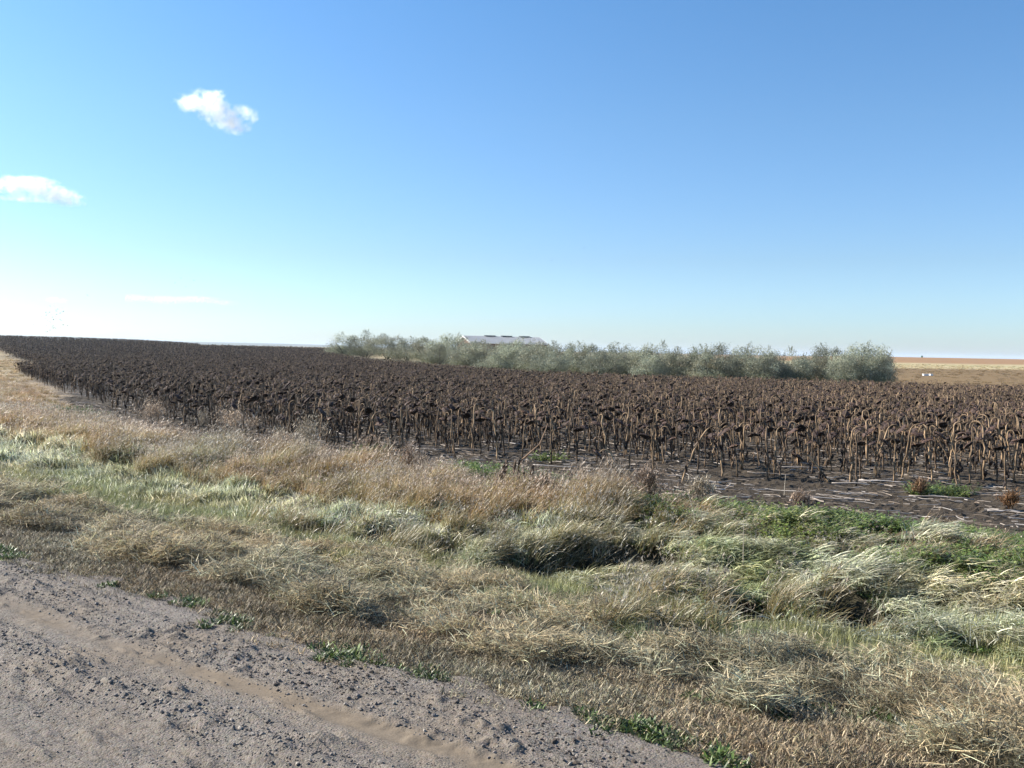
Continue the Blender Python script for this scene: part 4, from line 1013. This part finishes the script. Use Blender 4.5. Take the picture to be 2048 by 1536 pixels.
for i, (px_, d_, ty_, wpx) in enumerate(TREES):
    zt, x = zat(px_, ty_ - (6 if px_ < 900 else 4 if px_ < 1250 else 1), d_); y = d_; z0 = float(H(x, y)) - .05; h_ = zt - z0; w_ = wpx * d_ / F * 1.4
    k = i % 9; rz = i * 2.1
    if k not in tproto:
        r_ = obj('silverleaf_tree', None); obj('trunk', TV[k][0], r_); obj('crown', TV[k][1], r_); tproto[k] = r_
    else: r_ = dup(tproto[k], (0, 0, 0), 0)
    r_.location = (x, y, z0); r_.rotation_euler = (0, 0, rz); r_.scale = (w_, w_, h_)
    if px_ < 925: ref = 'left of the shed roof'
    elif px_ < 1090: ref = 'in front of the shed roof'
    elif px_ < 1345: ref = 'right of the shed roof'
    elif px_ < 1620: ref = 'in the dense right half'
    else: ref = 'in the tall right end group'
    cnt = sum(1 for q in TREES[:i] if (q[0] < 925) == (px_ < 925) and (925 <= q[0] < 1090) == (925 <= px_ < 1090) and (1090 <= q[0] < 1345) == (1090 <= px_ < 1345) and (1345 <= q[0] < 1620) == (1345 <= px_ < 1620))
    sz_ = 'low' if ty_ > 694 else 'tall' if h_ > 4.4 else 'middle sized'
    tag(r_, f'{sz_} silver green tree, {ordw[min(cnt, 9)] if cnt < 10 else "eleventh"} from left {ref}', 'tree', 'silver green trees in the row behind the field')
# low brush at the foot of the trees
g = np.random.default_rng(1300); mbv = []
for i in range(4):
    mb = MB(); blades(mb, 260, .8, (.3, 1.0), (.02, .05), (0, .5), (.2, 1.), [(.13, .12, .06), (.17, .12, .08), (.10, .11, .05), (.20, .15, .10)], g=g, nseg=3); mbv.append(mb.mesh('brush_tuft', M_GRASS))
edgepts = FIELD[12:19]; bxs = []
for i in range(1400):
    k = g.integers(0, len(edgepts) - 1); f_ = g.random(); a = np.array(edgepts[k]); b = np.array(edgepts[k + 1]); p = a + (b - a) * f_; nrm = np.array([-(b - a)[1], (b - a)[0]]); nrm = nrm / np.linalg.norm(nrm)
    if nrm[1] < 0: nrm = -nrm
    bxs.append(p + nrm * g.uniform(-.5, 5))
bxs = np.array(bxs)
scatter('brush', bxs[:, 0], bxs[:, 1], H(bxs[:, 0], bxs[:, 1]), g.random(len(bxs)) * 6.28, g.uniform(.5, 1.0, len(bxs)), g.integers(0, 4, len(bxs)), np.ones((len(bxs), 3)) * g.uniform(.7, 1.2, (len(bxs), 1)), mbv, 'low brown and olive brush along the foot of the trees')
# dry grass far off: strips left and right
n = 9000; X = rng.uniform(-130, 160, n); Y = rng.uniform(60, 330, n); ok = (~inpoly(X, Y, FIELD)) & inview(X, Y, 0 * X, 100, 100) & ((X / Y < -.2) | (X / Y > .3)); X, Y = X[ok], Y[ok]
c_ = np.where((X > 0)[:, None], np.where((Y < 230)[:, None], (.75, .62, .5), (1.25, 1.15, .9)), (1.15, 1.05, 1.0))
scatter('far_dry_grass', X, Y, H(X, Y), rng.random(len(X)) * 6.28, np.column_stack([np.full(len(X), 3.), np.full(len(X), 3.), rng.uniform(.25, .55, len(X))]), rng.integers(0, NV, len(X)), c_, V_TALL, 'thin dry grass on the land beyond the crop')

# ------------------------------------------------------------------ shed behind the trees
M_METAL = plain('weathered_metal_roof', (.105, .12, .145), .45, .2, .12, .8); M_REDWALL = plain('red_board_wall', (.20, .07, .05), .8); M_WTRIM = plain('white_trim', (.7, .7, .7), .6); M_VENT = plain('dark_vent', (.16, .17, .19), .6)
D = 200.; zr, xl = zat(930, 671.5, D); _, xr = zat(1077, 674, D); Lh = (xr - xl) / math.cos(R(20)) / 2; wd = 5.2
zeave = zr - 1.45
shed = thing('shed', 'long low shed with pale metal roof and red gable half hidden behind the trees', 'shed', ((xl + xr) / 2, D + 2, float(H((xl + xr) / 2, D))), R(20))
zr -= shed.location.z; zeave -= shed.location.z
mb = MB(); V = [(-Lh, -wd, 0), (Lh, -wd, 0), (Lh, wd, 0), (-Lh, wd, 0), (-Lh, -wd, zeave), (Lh, -wd, zeave), (Lh, wd, zeave), (-Lh, wd, zeave), (-Lh, 0, zr - .08), (Lh, 0, zr - .08)]
mb.add(V, [(0, 1, 5, 4), (2, 3, 7, 6)], None, (.5,) * 3); mb.add(V, [(1, 2, 6, 5), (3, 0, 4, 7)], [(5, 6, 9), (7, 4, 8)], (.5,) * 3); obj('wall', mb.mesh('wall', M_REDWALL), shed)
mb = MB(); ov = .35
for sg in (-1, 1):
    y1 = sg * (wd + ov); z1 = zr - (zr - zeave) * (wd + ov) / wd; nr = 60
    for k in range(nr):                                   # ribbed sheets
        xa = -Lh - ov + (2 * Lh + 2 * ov) * k / nr; xb = -Lh - ov + (2 * Lh + 2 * ov) * (k + 1) / nr; xm = xb - .06
        mb.add([(xa, 0, zr + .03), (xm, 0, zr + .03), (xm, y1, z1 + .03), (xa, y1, z1 + .03), (xb - .03, 0, zr + .08), (xb - .03, y1, z1 + .08), (xb, 0, zr + .03), (xb, y1, z1 + .03)],
               [(0, 1, 2, 3), (1, 4, 5, 2), (4, 6, 7, 5)], None, (.5,) * 3)
roof = obj('roof', mb.mesh('roof', M_METAL), shed)
for a in (-.33, .12, .62):
    mb = MB(); mb.box((Lh * a - 1.1, -.25, zr + .05), (Lh * a + 1.1, .25, zr + .15), (.5,) * 3); mb.box((Lh * a - 1.2, -.32, zr + .152), (Lh * a + 1.2, .32, zr + .19), (.5,) * 3)
    obj('ridge_vent', mb.mesh('ridge_vent', M_VENT), roof)
for sg in (-1, 1):
    mb = MB(); L_ = math.hypot(wd + ov, (zr - zeave) * (wd + ov) / wd); an = math.atan2((zr - zeave), wd)
    for q in (-1, 1):
        a_ = np.array([sg * (Lh + ov + .03), 0, zr - .1]); b_ = np.array([sg * (Lh + ov + .03), q * (wd + ov), zr - .1 - (zr - zeave) * (wd + ov) / wd])
        mb.add([a_ + (-.03, 0, -.14), a_ + (-.03, 0, .14), b_ + (-.03, 0, .14), b_ + (-.03, 0, -.14), a_ + (.03, 0, -.14), a_ + (.03, 0, .14), b_ + (.03, 0, .14), b_ + (.03, 0, -.14)],
               [(0, 1, 2, 3), (7, 6, 5, 4), (0, 4, 5, 1), (3, 2, 6, 7), (1, 5, 6, 2), (0, 3, 7, 4)], None, (.5,) * 3)
    obj('gable_trim', mb.mesh('gable_trim', M_WTRIM), roof)
mb = MB(); mb.box((-Lh + 3, -wd - .04, 0), (-Lh + 6.5, -wd - .003, min(2.6, zeave - .2)), (.5,) * 3); obj('door', mb.mesh('door', plain('grey_door', (.35, .35, .36))), shed)

# white boxes beyond the crop on the right, and the little green box on the ridge
M_WHITE = plain('white_paint', (.8, .8, .8), .5, 0, .08)
for (px_, w_, d_, lab) in ((1851, .75, 148, 'larger white box lying beyond the crop at right'), (1862, .38, 149, 'smaller white box right beside the larger one')):
    _, x = zat(px_, 751, d_); zt, _ = zat(px_, 750, d_); z0 = float(H(x, d_)); hh = .26
    r_ = thing('white_box', lab, 'box', (x, d_, z0), .1, 'white boxes beyond the crop')
    mb = MB(); mb.box((-w_ / 2, -.25, 0), (w_ / 2, .25, hh - .05), (.5,) * 3); obj('body', mb.mesh('body', M_WHITE), r_)
    mb = MB(); mb.box((-w_ / 2 - .03, -.28, hh - .048), (w_ / 2 + .03, .28, hh), (.5,) * 3); obj('lid', mb.mesh('lid', M_WHITE), r_)
d_ = 640; zt, x = zat(1844, 711.5, d_); z0 = float(H(x, d_))
r_ = thing('green_box', 'tiny dark green box standing on the rust coloured ridge at right', 'box', (x, d_, z0 - .1))
M_GR = plain('green_paint', (.04, .16, .12)); mb = MB(); mb.box((-.45, -.4, 0), (.45, .4, zt - z0 - .1), (.5,) * 3); obj('body', mb.mesh('body', M_GR), r_)
mb = MB(); mb.box((-.55, -.5, zt - z0 - .098), (.55, .5, zt - z0 + .1), (.5,) * 3); obj('lid', mb.mesh('lid', M_GR), r_)

# ------------------------------------------------------------------ birds
M_BIRD = plain('dark_feathers', (.03, .03, .035), .7)
def bird_mesh(fl):
    mb = MB(); P = np.array([(-.09, 0, 0), (-.05, 0, .012), (0, 0, .012), (.05, 0, .008), (.085, 0, .004), (.14, 0, -.004)])
    mb.tube(P, [.006, .024, .032, .024, .013, .004], (.5,) * 3, 6)
    for sg in (-1, 1):
        a = np.array([(.03, 0, .01), (-.045, 0, .01), (-.055, sg * .09, .01 + fl * .07), (.035, sg * .09, .01 + fl * .07), (-.03, sg * .20, .01 + fl * .10), (.02, sg * .19, .01 + fl * .10)])
        a = np.vstack([a, a - (0, 0, .006)])
        mb.add(a, [(0, 1, 2, 3), (3, 2, 4, 5), (6, 9, 8, 7), (9, 11, 10, 8), (0, 3, 9, 6), (3, 5, 11, 9), (1, 7, 8, 2), (2, 8, 10, 4), (4, 10, 11, 5)], None, (.5,) * 3)
    mb.add([(.10, -.012, 0), (.10, .012, 0), (.17, .025, -.004), (.17, -.025, -.004)], [(0, 1, 2, 3)], None, (.5,) * 3)
    return mb.mesh('bird', M_BIRD)
BM = [bird_mesh(q) for q in (.9, .2, -.5)]
g = np.random.default_rng(61); bp = []
for k in range(46): 
    bp.append((float(np.clip(g.normal(103, 20), 58, 172)), float(np.clip(g.normal(640, 14), 612, 664)), 0))
bp += [(350, 566, 1), (362, 556, 1), (372, 574, 1), (388, 561, 1), (175, 590, 1), (1103, 521, 2), (1060, 497, 2), (1168, 496, 2)]
for i, (px_, py_, zone) in enumerate(bp):
    d_ = g.uniform(150, 210); zt, x = zat(px_, py_, d_)
    o = obj('bird', BM[i % 3], None, (x, d_, zt), (g.normal(0, .3), g.normal(0, .2), g.random() * 6.28))
    lab = ['small dark bird in the loose flock low over the far left horizon', 'stray dark bird above the low clouds left of the flock', 'lone dark speck of a bird in the open sky above the tree row'][zone]
    if zone == 1: lab = 'stray dark bird in the sky to the right of the flock'
    tag(o, lab, 'bird', ['birds in the low flock', 'stray birds right of the flock', 'lone birds above the trees'][zone])

# ------------------------------------------------------------------ clouds
def cloud(name, px0, py0, px1, py1, D, lumps, dens, label, seed):
    cx_, cy_ = (px0 + px1) / 2, (py0 + py1) / 2; z, x = zat(cx_, cy_, D); sx_ = (px1 - px0) / 2 * D / F; sz_ = (py1 - py0) / 2 * D / F
    mt, nt = newmat('cloud_vapour')
    tc = N(nt, 'ShaderNodeTexCoord'); best = None
    wob = N(nt, 'ShaderNodeTexNoise', i_Scale=2.2, i_Detail=5., i_Roughness=.6); nt.links.new(tc.outputs['Object'], wob.inputs['Vector'])
    w1 = N(nt, 'ShaderNodeVectorMath', operation='SUBTRACT'); nt.links.new(wob.outputs['Color'], w1.inputs[0]); w1.inputs[1].default_value = (.5, .5, .5)
    w2 = N(nt, 'ShaderNodeVectorMath', operation='SCALE'); nt.links.new(w1.outputs[0], w2.inputs[0]); w2.inputs['Scale'].default_value = .8
    w3 = N(nt, 'ShaderNodeVectorMath', operation='ADD'); nt.links.new(tc.outputs['Object'], w3.inputs[0]); nt.links.new(w2.outputs[0], w3.inputs[1])
    no = N(nt, 'ShaderNodeTexNoise', i_Scale=3.0, i_Detail=10., i_Roughness=.66); mp = N(nt, 'ShaderNodeMapping'); mp.inputs['Location'].default_value = (seed, seed * 2, 0)
    mp.inputs['Scale'].default_value = (sx_ / sz_, 1, 1)
    nt.links.new(tc.outputs['Object'], mp.inputs[0]); nt.links.new(mp.outputs[0], no.inputs['Vector'])
    for (lx, lz, rx, rz_, st_) in lumps:
        q = N(nt, 'ShaderNodeVectorMath', operation='SUBTRACT'); nt.links.new(w3.outputs[0], q.inputs[0]); q.inputs[1].default_value = (lx, 0, lz)
        q2 = N(nt, 'ShaderNodeVectorMath', operation='DIVIDE'); nt.links.new(q.outputs[0], q2.inputs[0]); q2.inputs[1].default_value = (rx, .8, rz_)
        l_ = N(nt, 'ShaderNodeVectorMath', operation='LENGTH'); nt.links.new(q2.outputs[0], l_.inputs[0])
        v = mathn(nt, 'MULTIPLY', mathn(nt, 'SUBTRACT', 1., l_.outputs['Value'], clamp=True), st_)
        best = v if best is None else mathn(nt, 'MAXIMUM', best, v)
    nn = mathn(nt, 'MULTIPLY_ADD', no.outputs[0], 5.0, -2.6)
    dn = mathn(nt, 'MULTIPLY', mathn(nt, 'ADD', best, mathn(nt, 'MULTIPLY', nn, mathn(nt, 'MULTIPLY', best, 3., clamp=True))), dens)
    dn = mathn(nt, 'MAXIMUM', dn, 0.)
    vs = N(nt, 'ShaderNodeVolumePrincipled'); vs.inputs['Color'].default_value = (1, 1, 1, 1); vs.inputs['Anisotropy'].default_value = .3; nt.links.new(dn, vs.inputs['Density'])
    o_ = N(nt, 'ShaderNodeOutputMaterial'); nt.links.new(vs.outputs[0], o_.inputs['Volume'])
    mb = MB(); mb.box((-1, -1, -1), (1, 1, 1), (.5,) * 3); o = obj(name, mb.mesh(name, mt), None, (x, D, z)); o.scale = (sx_, sz_ * .7, sz_)
    o.rotation_euler = (0, ROLL, 0); tag(o, label, 'cloud'); return o
cloud('cloud', 342, 160, 538, 278, 4000, [(-.58, .2, .32, .28, .75), (-.25, .3, .36, .42, .9), (-.05, .0, .40, .40, 1.), (.15, -.35, .34, .34, .8), (.34, -.6, .26, .24, .5), (.52, -.1, .26, .28, .5)], .045,
      'larger ragged white cloud high in the left of the sky', 3)
cloud('cloud', -60, 335, 175, 425, 4400, [(-.6, .2, .35, .35, .7), (-.2, .25, .4, .45, .9), (.1, .15, .4, .5, 1.), (.42, -.1, .38, .42, .9), (.7, -.35, .26, .36, .7), (0, -.35, .7, .2, .3)], .045,
      'smaller white cloud cut by the left border of the photo', 8)
cloud('cloud', 250, 588, 480, 612, 9000, [(-.8, 0, .35, .8, .7), (-.3, -.1, .5, .8, .9), (.2, .15, .5, .7, .8), (.7, -.2, .3, .6, .4)], .03, 'long faint streak of cloud just above the left horizon', 12)
cloud('cloud', 85, 590, 140, 610, 9000, [(-.2, 0, .7, .7, .7), (.4, -.1, .5, .6, .6)], .03, 'tiny faint puff of cloud above the bird flock', 15)

# ------------------------------------------------------------------ air
mt, nt = newmat('haze'); vp = N(nt, 'ShaderNodeVolumePrincipled'); vp.inputs['Color'].default_value = (.72, .84, 1, 1); vp.inputs['Density'].default_value = .00010; vp.inputs['Anisotropy'].default_value = .1
o_ = N(nt, 'ShaderNodeOutputMaterial'); nt.links.new(vp.outputs[0], o_.inputs['Volume'])
mb = MB(); mb.box((-14600, -420, -1.2), (14600, 13600, 34), (.5,) * 3)
tag(obj('haze', mb.mesh('haze', mt)), 'thin pale blue air over the far land', None, None, 'stuff')
